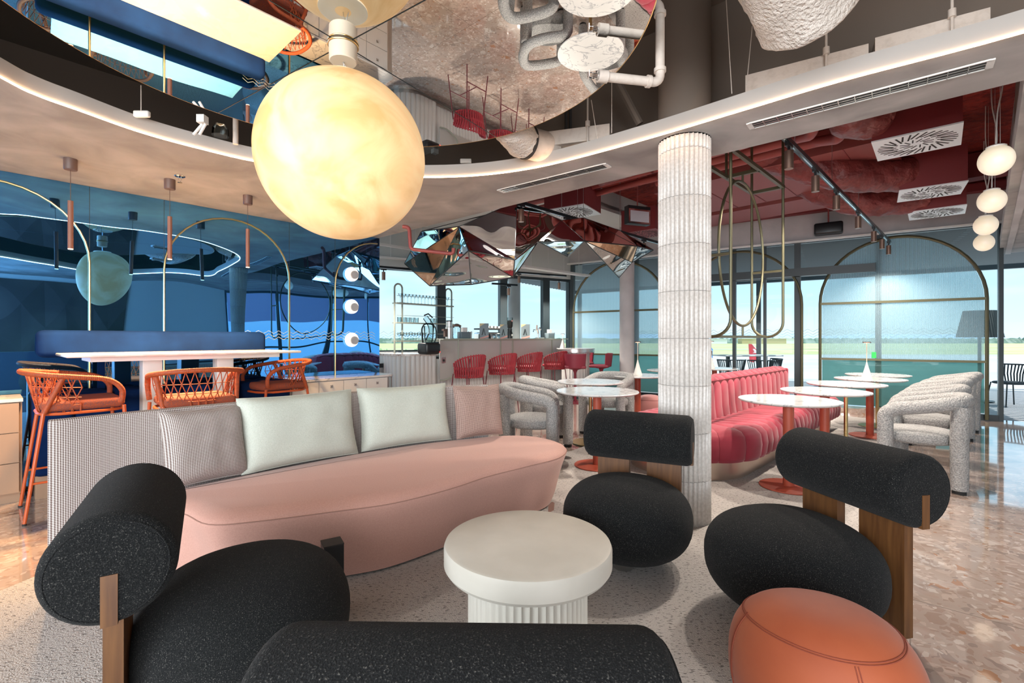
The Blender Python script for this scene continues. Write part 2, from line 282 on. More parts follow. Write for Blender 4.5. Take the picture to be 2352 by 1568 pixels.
# ---------------------------------------------------------------- mesh helpers
class MB:
    def __init__(s): s.v = []; s.f = []; s.uv = {}
    def add(s, vs, fs, uvs=None):
        o = len(s.v); s.v += [Vector(p) for p in vs]
        for k, f in enumerate(fs):
            if uvs: s.uv[len(s.f)] = [uvs[i] for i in f]
            s.f.append([i + o for i in f])
        return s
    def box(s, c, d, R=None, taper=1.0):
        c = Vector(c); vs = []
        for z in (-1, 1):
            t = taper if z > 0 else 1
            for x, y in ((-1, -1), (1, -1), (1, 1), (-1, 1)):
                p = Vector((x * d[0] / 2 * t, y * d[1] / 2 * t, z * d[2] / 2)); p = R @ p if R else p; vs.append(c + p)
        return s.add(vs, [(3, 2, 1, 0), (4, 5, 6, 7), (0, 1, 5, 4), (1, 2, 6, 5), (2, 3, 7, 6), (3, 0, 4, 7)])
    def rbox(s, c, d, r=.02, R=None, seg=3):
        # box with rounded vertical outline and softened top and bottom
        out = rrect(d[0] - 0, d[1] - 0, r, seg); c = Vector(c); rings = []
        for k in range(seg + 1):
            a = PI / 2 * k / seg; ins = r * (1 - math.sin(a)); z = -d[2] / 2 + r * (1 - math.cos(a)); rings.append((ins, z))
        for k in range(seg + 1):
            a = PI / 2 * k / seg; ins = r * (1 - math.cos(a)); z = d[2] / 2 - r * (1 - math.sin(a)); rings.append((ins, z))
        vs = []
        for ins, z in rings:
            fx = (d[0] / 2 - ins) / (d[0] / 2); fy = (d[1] / 2 - ins) / (d[1] / 2)
            for x, y in out:
                p = Vector((x * fx, y * fy, z)); p = R @ p if R else p; vs.append(c + p)
        n = len(out); fs = []
        for k in range(len(rings) - 1):
            for i in range(n): j = (i + 1) % n; fs.append((k * n + i, k * n + j, (k + 1) * n + j, (k + 1) * n + i))
        fs.append(tuple(range(n - 1, -1, -1))); fs.append(tuple((len(rings) - 1) * n + i for i in range(n)))
        return s.add(vs, fs)
    def prism(s, pts, z0, z1, M=None):
        n = len(pts); vs = [Vector((p[0], p[1], z0)) for p in pts] + [Vector((p[0], p[1], z1)) for p in pts]
        if M: vs = [M @ v for v in vs]
        return s.add(vs, [tuple(range(n - 1, -1, -1)), tuple(range(n, 2 * n))] + [(i, (i + 1) % n, n + (i + 1) % n, n + i) for i in range(n)])
    def lathe(s, prof, c=(0, 0, 0), n=32, R=None, flute=None, a0=0, a1=2 * PI):
        c = Vector(c); full = abs(a1 - a0 - 2 * PI) < 1e-6; m = n if full else n + 1; vs = []
        for r, z in prof:
            for i in range(m):
                a = a0 + (a1 - a0) * i / n; q = r * (flute(a) if flute else 1); p = Vector((q * math.cos(a), q * math.sin(a), z)); vs.append(c + (R @ p if R else p))
        fs = []
        for k in range(len(prof) - 1):
            for i in range(n): j = (i + 1) % m; fs.append((k * m + i, k * m + j, (k + 1) * m + j, (k + 1) * m + i))
        if full:
            if prof[0][0] > 1e-5: fs.append(tuple(range(m - 1, -1, -1)))
            if prof[-1][0] > 1e-5: fs.append(tuple((len(prof) - 1) * m + i for i in range(m)))
        return s.add(vs, fs)
    def cyl(s, a, b, r, n=16, r2=None):
        a = Vector(a); b = Vector(b); return s.tube([a, b], r, n, r2=r2)
    def tube(s, pts, r, n=12, closed=False, r2=None, caps=True, rfn=None, flat=1.0, round_ends=False):
        pts = [Vector(p) for p in pts]; k = len(pts)
        if round_ends and not closed:
            d0 = (pts[0] - pts[1]).normalized(); d1 = (pts[-1] - pts[-2]).normalized()
            ex0 = [(pts[0] + d0 * r * math.sin(t), math.cos(t)) for t in (1.45, 1.1, .75, .4)]; ex1 = [(pts[-1] + d1 * r * math.sin(t), math.cos(t)) for t in (.4, .75, 1.1, 1.45)]
            sc = [e[1] for e in ex0] + [1] * k + [e[1] for e in ex1]; pts = [e[0] for e in ex0] + pts + [e[0] for e in ex1]; k = len(pts)
        else: sc = [1] * k
        tan = []
        for i in range(k):
            if closed: t = pts[(i + 1) % k] - pts[i - 1]
            elif i == 0: t = pts[1] - pts[0]
            elif i == k - 1: t = pts[-1] - pts[-2]
            else: t = (pts[i + 1] - pts[i]).normalized() + (pts[i] - pts[i - 1]).normalized()
            tan.append(t.normalized())
        up = Vector((0, 0, 1)) if abs(tan[0].z) < .9 else Vector((1, 0, 0))
        nx = (up - tan[0] * up.dot(tan[0])).normalized(); fr = []
        for i in range(k):
            nx = (nx - tan[i] * nx.dot(tan[i])); nx = nx.normalized() if nx.length > 1e-6 else tan[i].orthogonal().normalized()
            fr.append((nx.copy(), tan[i].cross(nx)))
        vs = []; uvs = []; acc = 0
        for i in range(k):
            if i: acc += (pts[i] - pts[i - 1]).length
            rr = r if r2 is None else r + (r2 - r) * i / (k - 1)
            if rfn: rr = rfn(i / (k - 1), rr)
            rr *= sc[i]
            for j in range(n):
                a = 2 * PI * j / n; vs.append(pts[i] + fr[i][0] * math.cos(a) * rr + fr[i][1] * math.sin(a) * rr * flat); uvs.append((acc, a * r))
        fs = []
        for i in range(k if closed else k - 1):
            i2 = (i + 1) % k
            for j in range(n): j2 = (j + 1) % n; fs.append((i * n + j, i * n + j2, i2 * n + j2, i2 * n + j))
        if not closed and caps: fs.append(tuple(range(n - 1, -1, -1))); fs.append(tuple((k - 1) * n + j for j in range(n)))
        return s.add(vs, fs, uvs)
    def grid(s, fn, nu, nv, closeu=False, uvscale=(1, 1), flip=False):
        vs = []; uvs = []
        mu = nu if closeu else nu + 1
        for j in range(nv + 1):
            for i in range(mu): vs.append(Vector(fn(i / nu, j / nv))); uvs.append((i / nu * uvscale[0], j / nv * uvscale[1]))
        fs = []
        for j in range(nv):
            for i in range(nu):
                i2 = (i + 1) % mu; q = (j * mu + i, j * mu + i2, (j + 1) * mu + i2, (j + 1) * mu + i); fs.append(q[::-1] if flip else q)
        return s.add(vs, fs, uvs)
    def build(s, name, m, parent=None, ang=35, smooth=True):
        me = bpy.data.meshes.new(name); me.from_pydata([tuple(v) for v in s.v], [], s.f)
        if s.uv:
            ul = me.uv_layers.new(name='UVMap')
            for k, p in enumerate(me.polygons):
                if k in s.uv:
                    for li, c in zip(p.loop_indices, s.uv[k]): ul.data[li].uv = c
        me.update()
        if smooth: me.shade_smooth(); me.set_sharp_from_angle(angle=math.radians(ang))
        me.materials.append(m if not isinstance(m, str) else MATS[m])
        o = bpy.data.objects.new(name, me); S.collection.objects.link(o)
        if parent: o.parent = parent
        return o
def rrect(w, d, r, seg=4):
    o = []
    for cx, cy, a0 in ((w / 2 - r, d / 2 - r, 0), (-w / 2 + r, d / 2 - r, 90), (-w / 2 + r, -d / 2 + r, 180), (w / 2 - r, -d / 2 + r, 270)):
        for k in range(seg + 1): a = math.radians(a0 + 90 * k / seg); o.append((cx + r * math.cos(a), cy + r * math.sin(a)))
    return o
def catmull(P, n=8, closed=False):
    P = [Vector(p) for p in P]; K = len(P); o = []
    for i in range(K if closed else K - 1):
        g = (lambda j: P[j % K]) if closed else (lambda j: P[max(0, min(K - 1, j))])
        p0, p1, p2, p3 = g(i - 1), g(i), g(i + 1), g(i + 2)
        for k in range(n):
            t = k / n; o.append(.5 * ((2 * p1) + (p2 - p0) * t + (2 * p0 - 5 * p1 + 4 * p2 - p3) * t * t + (3 * p1 - p0 - 3 * p2 + p3) * t ** 3))
    if not closed: o.append(P[-1])
    return o
def fillet(P, r, n=6):
    P = [Vector(p) for p in P]; o = [P[0]]
    for i in range(1, len(P) - 1):
        a = P[i] + (P[i - 1] - P[i]).normalized() * min(r, (P[i - 1] - P[i]).length * .49); b = P[i] + (P[i + 1] - P[i]).normalized() * min(r, (P[i + 1] - P[i]).length * .49)
        for k in range(n + 1): t = k / n; o.append(a * (1 - t) ** 2 + P[i] * 2 * t * (1 - t) + b * t * t)
    o.append(P[-1]); return o
def props(o, label=None, cat=None, group=None, kind=None):
    if label: o['label'] = label
    if cat: o['category'] = cat
    if group: o['group'] = group
    if kind: o['kind'] = kind
    return o
def thing(name, label, cat, loc=(0, 0, 0), rotz=0, group=None):
    o = bpy.data.objects.new(name, None); o.empty_display_size = .1; S.collection.objects.link(o); o.location = loc; o.rotation_euler = (0, 0, rotz)
    return props(o, label, cat, group)
def part(name, mb, m, parent, **k): return mb.build(name, m, parent, **k)
def struct(o, label=None): o['kind'] = 'structure'; (o.__setitem__('label', label) if label else None); return o
def dup(root, label, loc, rotz=0, group=None):
    r = root.copy(); S.collection.objects.link(r); r.location = loc; r.rotation_euler = (0, 0, rotz); r['label'] = label
    if group: r['group'] = group
    for ch in list(root.children):
        c = ch.copy(); S.collection.objects.link(c); c.parent = r
        for g in list(ch.children):
            d = g.copy(); S.collection.objects.link(d); d.parent = c
    return r
def face_rot(d):   # rotation that turns local +Y towards direction d
    return math.atan2(d[1], d[0]) - PI / 2
def uprism(mb, s0, s1, n0, n1, z0, z1):
    return mb.prism([tuple(un(s, n))[:2] for s, n in ((s0, n0), (s1, n0), (s1, n1), (s0, n1))], z0, z1)

# ================================================================ THE SHELL
struct(MB().prism([(-9, -6), (10.5, -6), (10.5, 5.2)] + [tuple(fac(t, 0, -.15))[:2] for t in (-1.2, 9)] + [(-2.6, 12.5), (-9, 12.5)], -.12, 0).build('floor', M_terrazzo, smooth=False))
# carpet
cp = [(-2.75, 1.4, 0), (-2.56, 2.3, 0), (-2.45, 2.7, 0), (-2.15, 3.3, 0), (-1.2, 4.55, 0), (-.4, 5.1, 0), (.3, 5.0, 0), (.9, 5.6, 0), (1.6, 6.6, 0), (3.2, 8.2, 0), (5.0, 8.0, 0), (5.7, 7.0, 0), (4.9, 5.9, 0), (3.4, 4.25, 0), (2.1, 2.75, 0), (1.35, 1.85, 0), (.9, 1.3, 0), (.5, .3, 0), (-.6, -.6, 0), (-2.3, -.2, 0)]
cc = catmull(cp, 5, True)
props(MB().prism([(p.x, p.y) for p in cc], 0, .006).build('carpet', M_carpet), 'pale grey carpet with dark flecks under the lounge furniture', 'carpet')

# soffit with its oval opening
def onzl(l, z): return [onz(a, b, z) for a, b in l]
led_vis = onzl([(0, 177), (88, 220), (177, 252), (321, 303), (455, 340), (594, 372), (760, 395), (900, 405), (1000, 407), (1107, 402), (1214, 388), (1321, 364), (1500, 315), (1717, 250), (1935, 185), (2352, 74)], ZC)
rear = [Vector(p) for p in ((2.72, 1.68, ZC), (2.98, 1.15, ZC), (2.75, .55, ZC), (2.0, .05, ZC), (.8, -.3, ZC), (-.5, -.3, ZC), (-1.6, .15, ZC), (-2.3, .9, ZC), (-2.6, 1.7, ZC))]
hole = catmull(led_vis + rear, 5, True)
def soffit():
    bm = bmesh.new()
    A = Vector((2.72, 2.52, ZC)); line = (un(3.60, WN, ZC), A)
    far = A + R45 * 7.3
    outer = [un(3.60, WN + .0, ZC), A, far, Vector((9.6, 6.2, ZC)), Vector((9.6, -4.2, ZC)), Vector((-5.2, -4.2, ZC)), un(-3.0, WN, ZC)]
    def loop(P):
        vs = [bm.verts.new(p) for p in P]; return vs, [bm.edges.new((vs[i], vs[(i + 1) % len(vs)])) for i in range(len(vs))]
    vo, eo = loop(outer); vh, eh = loop(hole)
    bmesh.ops.triangle_fill(bm, edges=eo + eh, use_beauty=True)
    for f in bm.faces:
        f.normal_update()
        if f.normal.z > 0: f.normal_flip()
    me = bpy.data.meshes.new('ceiling'); bm.to_mesh(me); bm.free(); me.materials.append(M_plaster)
    o = bpy.data.objects.new('ceiling', me); S.collection.objects.link(o); struct(o)
    # edge board along the outside and top cover
    mb = MB(); P = outer + [outer[0]]
    for i in range(len(outer)):
        a, b = P[i], P[i + 1]; up = Vector((0, 0, .16)); mb.add([a, b, b + up, a + up], [(0, 1, 2, 3)])
    struct(mb.build('trim_1', M_concrete, smooth=False))
    # fascia strip round the opening
    mb = MB(); n = len(hole); up = Vector((0, 0, .105)); c = sum(hole, Vector()) / n; vs = []
    for p in hole:
        q = p + (p - c).normalized() * .05
        vs += [p, p + up, q + up]
    fs = []
    for i in range(n):
        j = (i + 1) % n; fs += [(3 * i, 3 * i + 1, 3 * j + 1, 3 * j), (3 * i + 1, 3 * i + 2, 3 * j + 2, 3 * j + 1)]
    mb.add(vs, fs); struct(mb.build('trim_2', M_fascia, ang=60))
    # LED strip under the fascia edge
    mb = MB(); mb.tube([p + (c - p).normalized() * .004 + Vector((0, 0, .0)) for p in hole], .0055, 6, closed=True)
    props(mb.build('light_strip', M_led), 'glowing warm light line following the oval ceiling opening', 'light strip')
soffit()
# dark plenum above
mb = MB()
pl = [(2.72, 2.50), (7.92, 7.55), (9.6, 6.2), (9.6, -4.2), (-5.2, -4.2), tuple(un(-3.0, WN + .1))[:2], tuple(un(3.59, WN + .1))[:2]]
for i in range(len(pl)):
    a, b = pl[i], pl[(i + 1) % len(pl)]; mb.add([(*a, 2.74), (*b, 2.74), (*b, 3.75), (*a, 3.75)], [(0, 1, 2, 3)])
mb.add([(*p, 3.75) for p in pl], [tuple(range(len(pl)))])
struct(mb.build('ceiling', M_taupe, smooth=False))
# wall behind the mirror wall and its blue mirror
struct(uprism(MB(), -3.0, 3.60, WN, WN + .10, 0, ZC + .02).build('wall_left', M_bluewall, smooth=False))
mw = uprism(MB(), -3.0, 3.62, WN - .015, WN - .001, .02, ZC - .002).build('wall_left', M_bluemirror, smooth=False); struct(mw, 'blue tinted mirror glass wall')
# thin dark joints between the mirror panes
for k, px in enumerate((205, 376, 663, 768)):
    p = wallpt(px, 700); s = U.dot(p)
    struct(uprism(MB(), s - .002, s + .002, WN - .0165, WN - .015, .02, ZC - .005).build('trim_%d' % (3 + k), M_frame, smooth=False))
# brass arches laid on the mirror
def arch_path(s0, s1, n, zb, zs, k=20):
    r = (s1 - s0) / 2; P = [un(s0, n, zb), un(s0, n, zs)]
    P += [un(s0 + r - r * math.cos(PI * i / k), n, zs + r * math.sin(PI * i / k)) for i in range(1, k)]
    return P + [un(s1, n, zs), un(s1, n, zb)]
sj = [U.dot(wallpt(px, 700)) for px in (205, 376, 663, 768)]
w_ = sj[2] - sj[1]
for lab, P in (('slim brass arch line on the blue mirror, above the bench end with the near chair', arch_path(sj[0] - w_, sj[0], WN - .022, .1, 1.94)), ('slim brass arch line on the blue mirror behind the middle hanging tube lamps', arch_path(sj[1], sj[2], WN - .022, .1, 1.94)),
               ('half brass arch line on the blue mirror framing the three ring wall lights', arch_path(sj[3], sj[3] + w_, WN - .022, .1, 1.94)[:12])):
    props(MB().tube(P, .009, 8).build('brass_arch', M_brass), lab, 'wall trim')
# zigzag manifestation lines
def zig(mb, P0, D, length, z, step=.075, amp=.022, w=.004, nrm=Vector((0, 0, 0))):
    n = int(length / step)
    for i in range(n):
        za, zb = (z, z + amp * 2) if i % 2 == 0 else (z + amp * 2, z)
        a = P0 + D * (i * step) + nrm; b = P0 + D * ((i + 1) * step) + nrm
        mb.add([a + Vector((0, 0, za - w)), b + Vector((0, 0, zb - w)), b + Vector((0, 0, zb + w)), a + Vector((0, 0, za + w))], [(0, 1, 2, 3)])
mb = MB()
for dz in (0, .045, .09): zig(mb, un(1.9, WN - .018), U, 1.7, 1.245 + dz * .8, .055, .016, .0026)
props(mb.build('zigzag_decal', M_zig, smooth=False), 'white zigzag safety lines across the blue mirror wall', 'decal')

# wall opposite the mirror with dark felt panels, and rear walls of the room
rn = -3.35
struct(uprism(MB(), -4.5, 4.3, rn - .1, rn, 0, ZC).build('wall_right', M_bluewall, smooth=False))
t = thing('acoustic_panel', 'large dark brown felt wall panel seen reflected in the blue mirror', 'wall panel', un(1.0, rn, 0), AU)
mb = MB(); R = random.Random(3); cols = 9; rows = 3
pts = [[Vector((-2.3 + 3.9 * i / cols, 0.03 + (.13 * R.random() if 0 < i < cols and 0 < j < rows else 0), .98 + 1.55 * j / rows)) for i in range(cols + 1)] for j in range(rows + 1)]
for j in range(rows):
    for i in range(cols):
        a, b, c, d = pts[j][i], pts[j][i + 1], pts[j + 1][i + 1], pts[j + 1][i]
        mb.add([a, b, c, d], [(0, 1, 2), (0, 2, 3)] if (i + j) % 2 else [(0, 1, 3), (1, 2, 3)])
part('felt_facets', mb, M_felt, t, smooth=False)
part('base_board', MB().box((-.35, .03, .5), (3.9, .05, .94)), mat('slate_blue_board', (.045, .06, .10), .8), t, smooth=False)
struct(MB().prism([(-9, -6), (-9, 12.5), (-9.1, 12.5), (-9.1, -6)], 0, 3.75).build('wall_back', M_bluewall, smooth=False))
struct(MB().prism([tuple(un(-3.0, WN))[:2], tuple(un(-3.0, WN + .1))[:2], (-9, 0.4), (-9, .3)], 0, 3.75).build('wall_back', M_bluewall, smooth=False))

# tall windows on the right, seen in the blue mirror
g0_, g1_ = un(4.3, rn), Vector((7.75, 6.35, 0)); gd = (g1_ - g0_); gl = gd.length; gd.normalize(); gn = Vector((-gd.y, gd.x, 0))
def gbox(mb, a, b, z0, z1, i0, i1): return mb.prism([tuple(g0_ + gd * t + gn * i)[:2] for t, i in ((a, i0), (b, i0), (b, i1), (a, i1))], z0, z1)
for k in range(4):
    a_, b_ = gl * k / 4, gl * (k + 1) / 4; mb = MB(); gbox(mb, a_ - .04, a_ + .04, 0, ZC, -.05, .05); gbox(mb, a_, b_, 0, .08, -.04, .04); gbox(mb, a_, b_, 1.0, 1.05, -.03, .03); gbox(mb, a_, b_, ZC - .06, ZC, -.04, .04)
    o = struct(mb.build('window_%d' % (10 + k), M_frame, smooth=False)); gbox(MB(), a_ + .04, b_ - .04, .08, ZC - .06, -.006, .0).build('pane', M_glass, o, smooth=False)
    props(gbox(MB(), a_ + .06, b_ - .06, 1.78, ZC - .07, .06, .065).build('roller_shade', mat('lavender_shade', (.62, .62, .90), .8) if 'lavender_shade' not in MATS else MATS['lavender_shade'], smooth=False), 'lavender roller shade over the %s side window mirrored in the blue wall' % ('first', 'second', 'third', 'fourth')[k], 'roller shade', 'lavender roller shades')
# ---------------------------------------------------------------- fluted column and the round pillars
cx_, cy_ = 1.205, 3.32
def flute(nf, d):
    return lambda a: 1 - d * (abs(math.sin(a * nf / 2)) ** .55)
t = thing('fluted_column', 'free standing column clad in pale fluted tiles beside the red banquette', 'column', (cx_, cy_, 0))
z = 0.0; hts = [0, .30, .62, .94, 1.26, 1.58, 1.90, 2.22, 2.54, ZC]
for i in range(len(hts) - 1):
    part('fluted_tile_ring', MB().lathe([(.172, hts[i] + .0015), (.175, hts[i] + .004), (.175, hts[i + 1] - .004), (.172, hts[i + 1] - .0015)], n=288, flute=flute(36, .085)), M_column, t, ang=50)
part('core', MB().lathe([(.158, 0), (.158, ZC)], n=48), M_grout, t)
struct(MB().lathe([(.175, ZC), (.175, 3.75)], c=(cx_, cy_, 0), n=48).build('column', M_taupe), 'taupe painted pillar above the ceiling line')
def pillar(px, Y, r, z1, lab):
    o = MB().lathe([(r, 0), (r, z1)], c=((px - CX) / F * Y, Y, 0), n=40).build('column', M_concrete); struct(o, lab); return o
pillar(1440, 9.6, .145, 3.5, 'grey concrete pillar by the reeded glass')
pillar(1181, 11.6, .15, 3.3, 'slim concrete pillar behind the bar')
pc = Vector((8.02, 6.82, 0))
struct(MB().lathe([(.42, .15), (.42, ZC)], c=pc, n=64).build('column', M_concrete), 'thick grey concrete pillar at the window end')
struct(MB().lathe([(.44, 0), (.44, .15), (.42, .155)], c=pc, n=64).build('baseboard_right', M_terrazzo))

# ---------------------------------------------------------------- facade
def fbox(mb, t0, t1, z0, z1, i0, i1):
    return mb.prism([tuple(fac(t, 0, i))[:2] for t, i in ((t0, i0), (t1, i0), (t1, i1), (t0, i1))], z0, z1)
FH = 3.03
edges = [ftp(p) for p in (2298, 2017, 1832, 1757, 1687, 1545, 1462, 1312)]
names = ['window_1', 'window_2', 'door_1', 'door_2', 'window_3', 'window_4', 'window_5']
wid = [.05, .08, .10, .05, .06, .05, .08, .16]
for i, nm in enumerate(names):
    a, b = edges[i], edges[i + 1]; mb = MB()
    fbox(mb, a - wid[i] / 2, a + wid[i] / 2, 0, FH, -.05, .05)
    if i == len(names) - 1: fbox(mb, b - .08, b + .08, 0, FH, -.05, .05)
    fbox(mb, a, b, 0, .09, -.04, .04); fbox(mb, a, b, FH - .04, FH, -.04, .04)
    if nm.startswith('door'): fbox(mb, a, b, 2.37, 2.42, -.03, .03)
    o = struct(mb.build(nm, M_frame, smooth=False))
    g = fbox(MB(), a + .03, b - .03, .09, FH - .04, -.008, .0).build('pane', M_glass, o, smooth=False)
# header beam of the doors, inside
t = thing('door_header', 'long black sliding door header beam above the glass doors', 'door header')
part('beam', fbox(MB(), ftp(2008), ftp(1560), 2.38, 2.52, .05, .22), M_frame, t, smooth=False)
part('end_cap', fbox(MB(), ftp(2008) - .012, ftp(2008), 2.375, 2.525, .045, .225), M_track, t, smooth=False)
struct(fbox(MB(), ftp(2300) - .5, ftp(1312) + .2, FH, 3.56, -.12, .06).build('wall_front', M_concrete, smooth=False))
struct(fbox(MB(), ftp(2300) - .3, ftp(1312) + .2, FH - .03, FH, .06, .14).build('trim_7', M_white, smooth=False))
# terrazzo kerb inside the glazing
struct(MB().prism([tuple(fac(ftp(2017) - .1, 0, .06))[:2], tuple(fac(ftp(1860), 0, .06))[:2], tuple(fac(ftp(1860), 0, .55))[:2], tuple(fac(ftp(2017) + .3, 0, .55))[:2]], 0, .11).build('baseboard_front', M_terrazzo, smooth=False))
# arched screens
def farch(t0, t1, inn, zb, zs, k=24):
    r = (t1 - t0) / 2
    return [fac(t0, zb, inn), fac(t0, zs, inn)] + [fac(t0 + r - r * math.cos(PI * i / k), zs + r * math.sin(PI * i / k), inn) for i in range(1, k)] + [fac(t1, zs, inn), fac(t1, zb, inn)]
def arch_screen(t0, t1, label, filled=True, doorlike=False):
    th = thing('arched_screen', label, 'arched screen'); inn = .12; zs = 1.87; r = (t1 - t0) / 2
    part('arch_frame', MB().tube(farch(t0, t1, inn, .02, zs), .024, 8), M_olive, th)
    if filled:
        mb = MB(); fbox(mb, t0, t1, zs - .02, zs + .02, inn - .02, inn + .02); part('middle_rail', mb, M_olive, th, smooth=False)
        mb = MB(); fbox(mb, t0, t1, .885, .92, inn - .02, inn + .02); part('lower_rail', mb, M_olive, th, smooth=False)
        out = [(t0 + .03, .92)] + [(t0 + .03, zs)] + [(t0 + r - (r - .03) * math.cos(PI * i / 24), zs + (r - .03) * math.sin(PI * i / 24)) for i in range(1, 24)] + [(t1 - .03, zs), (t1 - .03, .92)]
        vs = [fac(a, z, inn - .006) for a, z in out] + [fac(a, z, inn + .006) for a, z in out]; n = len(out)
        uvs = [(a, z) for a, z in out] * 2
        mb = MB(); mb.add(vs, [tuple(range(n)), tuple(range(2 * n - 1, n - 1, -1))] + [(i, n + i, n + (i + 1) % n, (i + 1) % n) for i in range(n)], uvs); part('reeded_pane', mb, M_reeded, th, smooth=False)
        part('teal_pane', fbox(MB(), t0 + .03, t1 - .03, .12, .885, inn - .006, inn + .006), M_teal, th, smooth=False)
    return th
arch_screen(ftp(2262), ftp(1884), 'big arched screen of reeded glass over teal glass behind the round tables')
arch_screen(2.57, 4.69, 'open olive arch frame in front of the glass doors', filled=False)
arch_screen(4.97, 7.15, 'arched reeded glass screen by the concrete pillar beyond the swivel stools')
# bar side windows
B0 = Vector((1.39, 11.35, 0)); B1 = Vector((-2.75, 9.1, 0)); BD = (B1 - B0).normalized(); BI = Vector((BD.y * -1, BD.x, 0)); BI = BI if BI.y < 0 else -BI
BL = (B1 - B0).length + 2.5
def bw(t, z, inn=0): return B0 + BD * t + BI * inn + Vector((0, 0, z))
def btp(px):
    k = (px - CX) / F; return (B0.x - B0.y * k) / (BD.y * k - BD.x)
def bbox(mb, t0, t1, z0, z1, i0, i1): return mb.prism([tuple(bw(t, 0, i))[:2] for t, i in ((t0, i0), (t1, i0), (t1, i1), (t0, i1))], z0, z1)
be = [btp(p) for p in (1310, 1252, 1155, 1012)] + [BL]
for i in range(4):
    mb = MB(); a, b = be[i], be[i + 1]
    bbox(mb, a - .09, a + .09, .98, 2.75, -.06, .06); bbox(mb, a, b, .98, 1.03, -.05, .05); bbox(mb, a, b, 2.60, 2.66, -.05, .05)
    o = struct(mb.build('window_%d' % (6 + i), M_frame, smooth=False)); bbox(MB(), a + .09, b - .05, 1.03, 2.60, -.008, 0).build('pane', M_glass, o, smooth=False)
struct(bbox(MB(), -.3, BL, 0, .98, -.08, .08).build('wall_front', M_bluewall, smooth=False))
struct(bbox(MB(), -.3, BL, 2.66, 3.6, -.08, .08).build('wall_front', M_ceilwhite, smooth=False))
struct(bbox(MB(), -.3, BL, .965, 1.0, .0, .35).build('trim_8', M_cabwhite, smooth=False))
mb = MB()
for dz in (0, .05, .10): zig(mb, bw(btp(1012), 0, .02), BD, 2.0, 1.24 + dz, .09, .028, .004)
props(mb.build('zigzag_decal', mat('grey_decal', (.30, .42, .46), .6), smooth=False), 'thin grey zigzag lines on the window behind the glass rack', 'decal')
mb = MB()
for dz in (0, .05, .10): zig(mb, fac(ftp(2262), 0, .02), FD, 6.6, 1.28 + dz, .08, .025, .003)
props(mb.build('zigzag_decal', MATS['grey_decal'], smooth=False), 'thin grey zigzag lines along the tall terrace windows', 'decal')

# upper ceilings: dark red zone and the pale zone over the bar
def Q(u1, u2): return tuple((R45 * u1 + Vector((-.7071, .7071, 0)) * u2))[:2]
struct(MB().prism([Q(3.72, -1.2), Q(11.5, -1.2), Q(11.5, 4.6), Q(3.72, 4.6)], 3.8, 3.86).build('ceiling', M_redrough, smooth=False))
struct(MB().prism([(2.74, 2.54), (2.80, 2.60), tuple(un(3.68, WN))[:2], tuple(un(3.62, WN))[:2]], 2.79, 3.86).build('wall_front', M_red, smooth=False))
struct(MB().prism([Q(3.3, 4.6), Q(12.5, 4.6), Q(12.5, 4.66), Q(3.3, 4.66)], 3.45, 3.86).build('wall_front', M_ceilwhite, smooth=False))
struct(MB().prism([Q(3.2, 4.6), Q(12.5, 4.6), Q(12.5, 10), Q(3.2, 10)], 3.5, 3.56).build('ceiling', M_ceilwhite, smooth=False))
struct(fbox(MB(), ftp(2300) - .5, ftp(1462), 3.50, 3.62, -.0, .22).build('trim_9', M_red, smooth=False))
struct(fbox(MB(), ftp(2300) - .5, ftp(1462), 3.62, 3.86, -.0, .10).build('wall_front', M_red, smooth=False))
# side wall of the red zone under the angled ceiling edge
E0 = Vector((2.76, 2.52, 0)); sd = Vector((.7071, -.7071, 0))
struct(MB().prism([tuple(E0 + sd * .04)[:2], tuple(E0 + R45 * 7.2 + sd * .04)[:2], tuple(E0 + R45 * 7.2 + sd * .1)[:2], tuple(E0 + sd * .1)[:2]], 2.6, 3.86).build('wall_right', M_concrete, smooth=False))
# ================================================================ LOUNGE: SOFA
so = thing('curved_sofa', 'long curved pink sofa with a woven brown and white screen back', 'sofa', (-1.0, 3.3, 0))
so_inv = Vector((1.0, -3.3, 0))
bp = catmull([(-2.22, 2.275, 0), (-2.18, 2.315, 0), (-2.045, 2.51, 0), (-1.865, 2.72, 0), (-1.685, 2.93, 0), (-1.44, 3.19, 0), (-1.15, 3.48, 0), (-.83, 3.73, 0), (-.51, 3.92, 0), (-.21, 4.02, 0)], 5)
def strip_profile(path, prof, mb, uvz=True):
    # sweep a closed profile (offset across, height) along a plan path, ends closed
    n = len(prof); vs = []; uvs = []; acc = 0
    for i, p in enumerate(path):
        a = path[max(0, i - 1)]; b = path[min(len(path) - 1, i + 1)]; d = (b - a).normalized(); nn = Vector((-d.y, d.x, 0))
        if i: acc += (path[i] - path[i - 1]).length
        pl_ = 0
        for j, (o, z) in enumerate(prof):
            if j: pl_ += math.hypot(o - prof[j - 1][0], z - prof[j - 1][1])
            vs.append(p + nn * o + Vector((0, 0, z))); uvs.append((acc, pl_))
    fs = []
    for i in range(len(path) - 1):
        for j in range(n - 1): fs.append((i * n + j, (i + 1) * n + j, (i + 1) * n + j + 1, i * n + j + 1))
        fs.append((i * n + n - 1, (i + 1) * n + n - 1, (i + 1) * n, i * n))
    fs.append(tuple(range(n))); fs.append(tuple((len(path) - 1) * n + j for j in range(n - 1, -1, -1)))
    mb.add(vs, fs, uvs); return mb
prof = [(-.035, .03), (-.035, .845), (-.028, .863), (-.015, .870), (.015, .870), (.028, .863), (.035, .845), (.035, .03)]
P = [p + so_inv for p in bp]
part('back_screen', strip_profile(P, prof, MB()), M_weave, so)
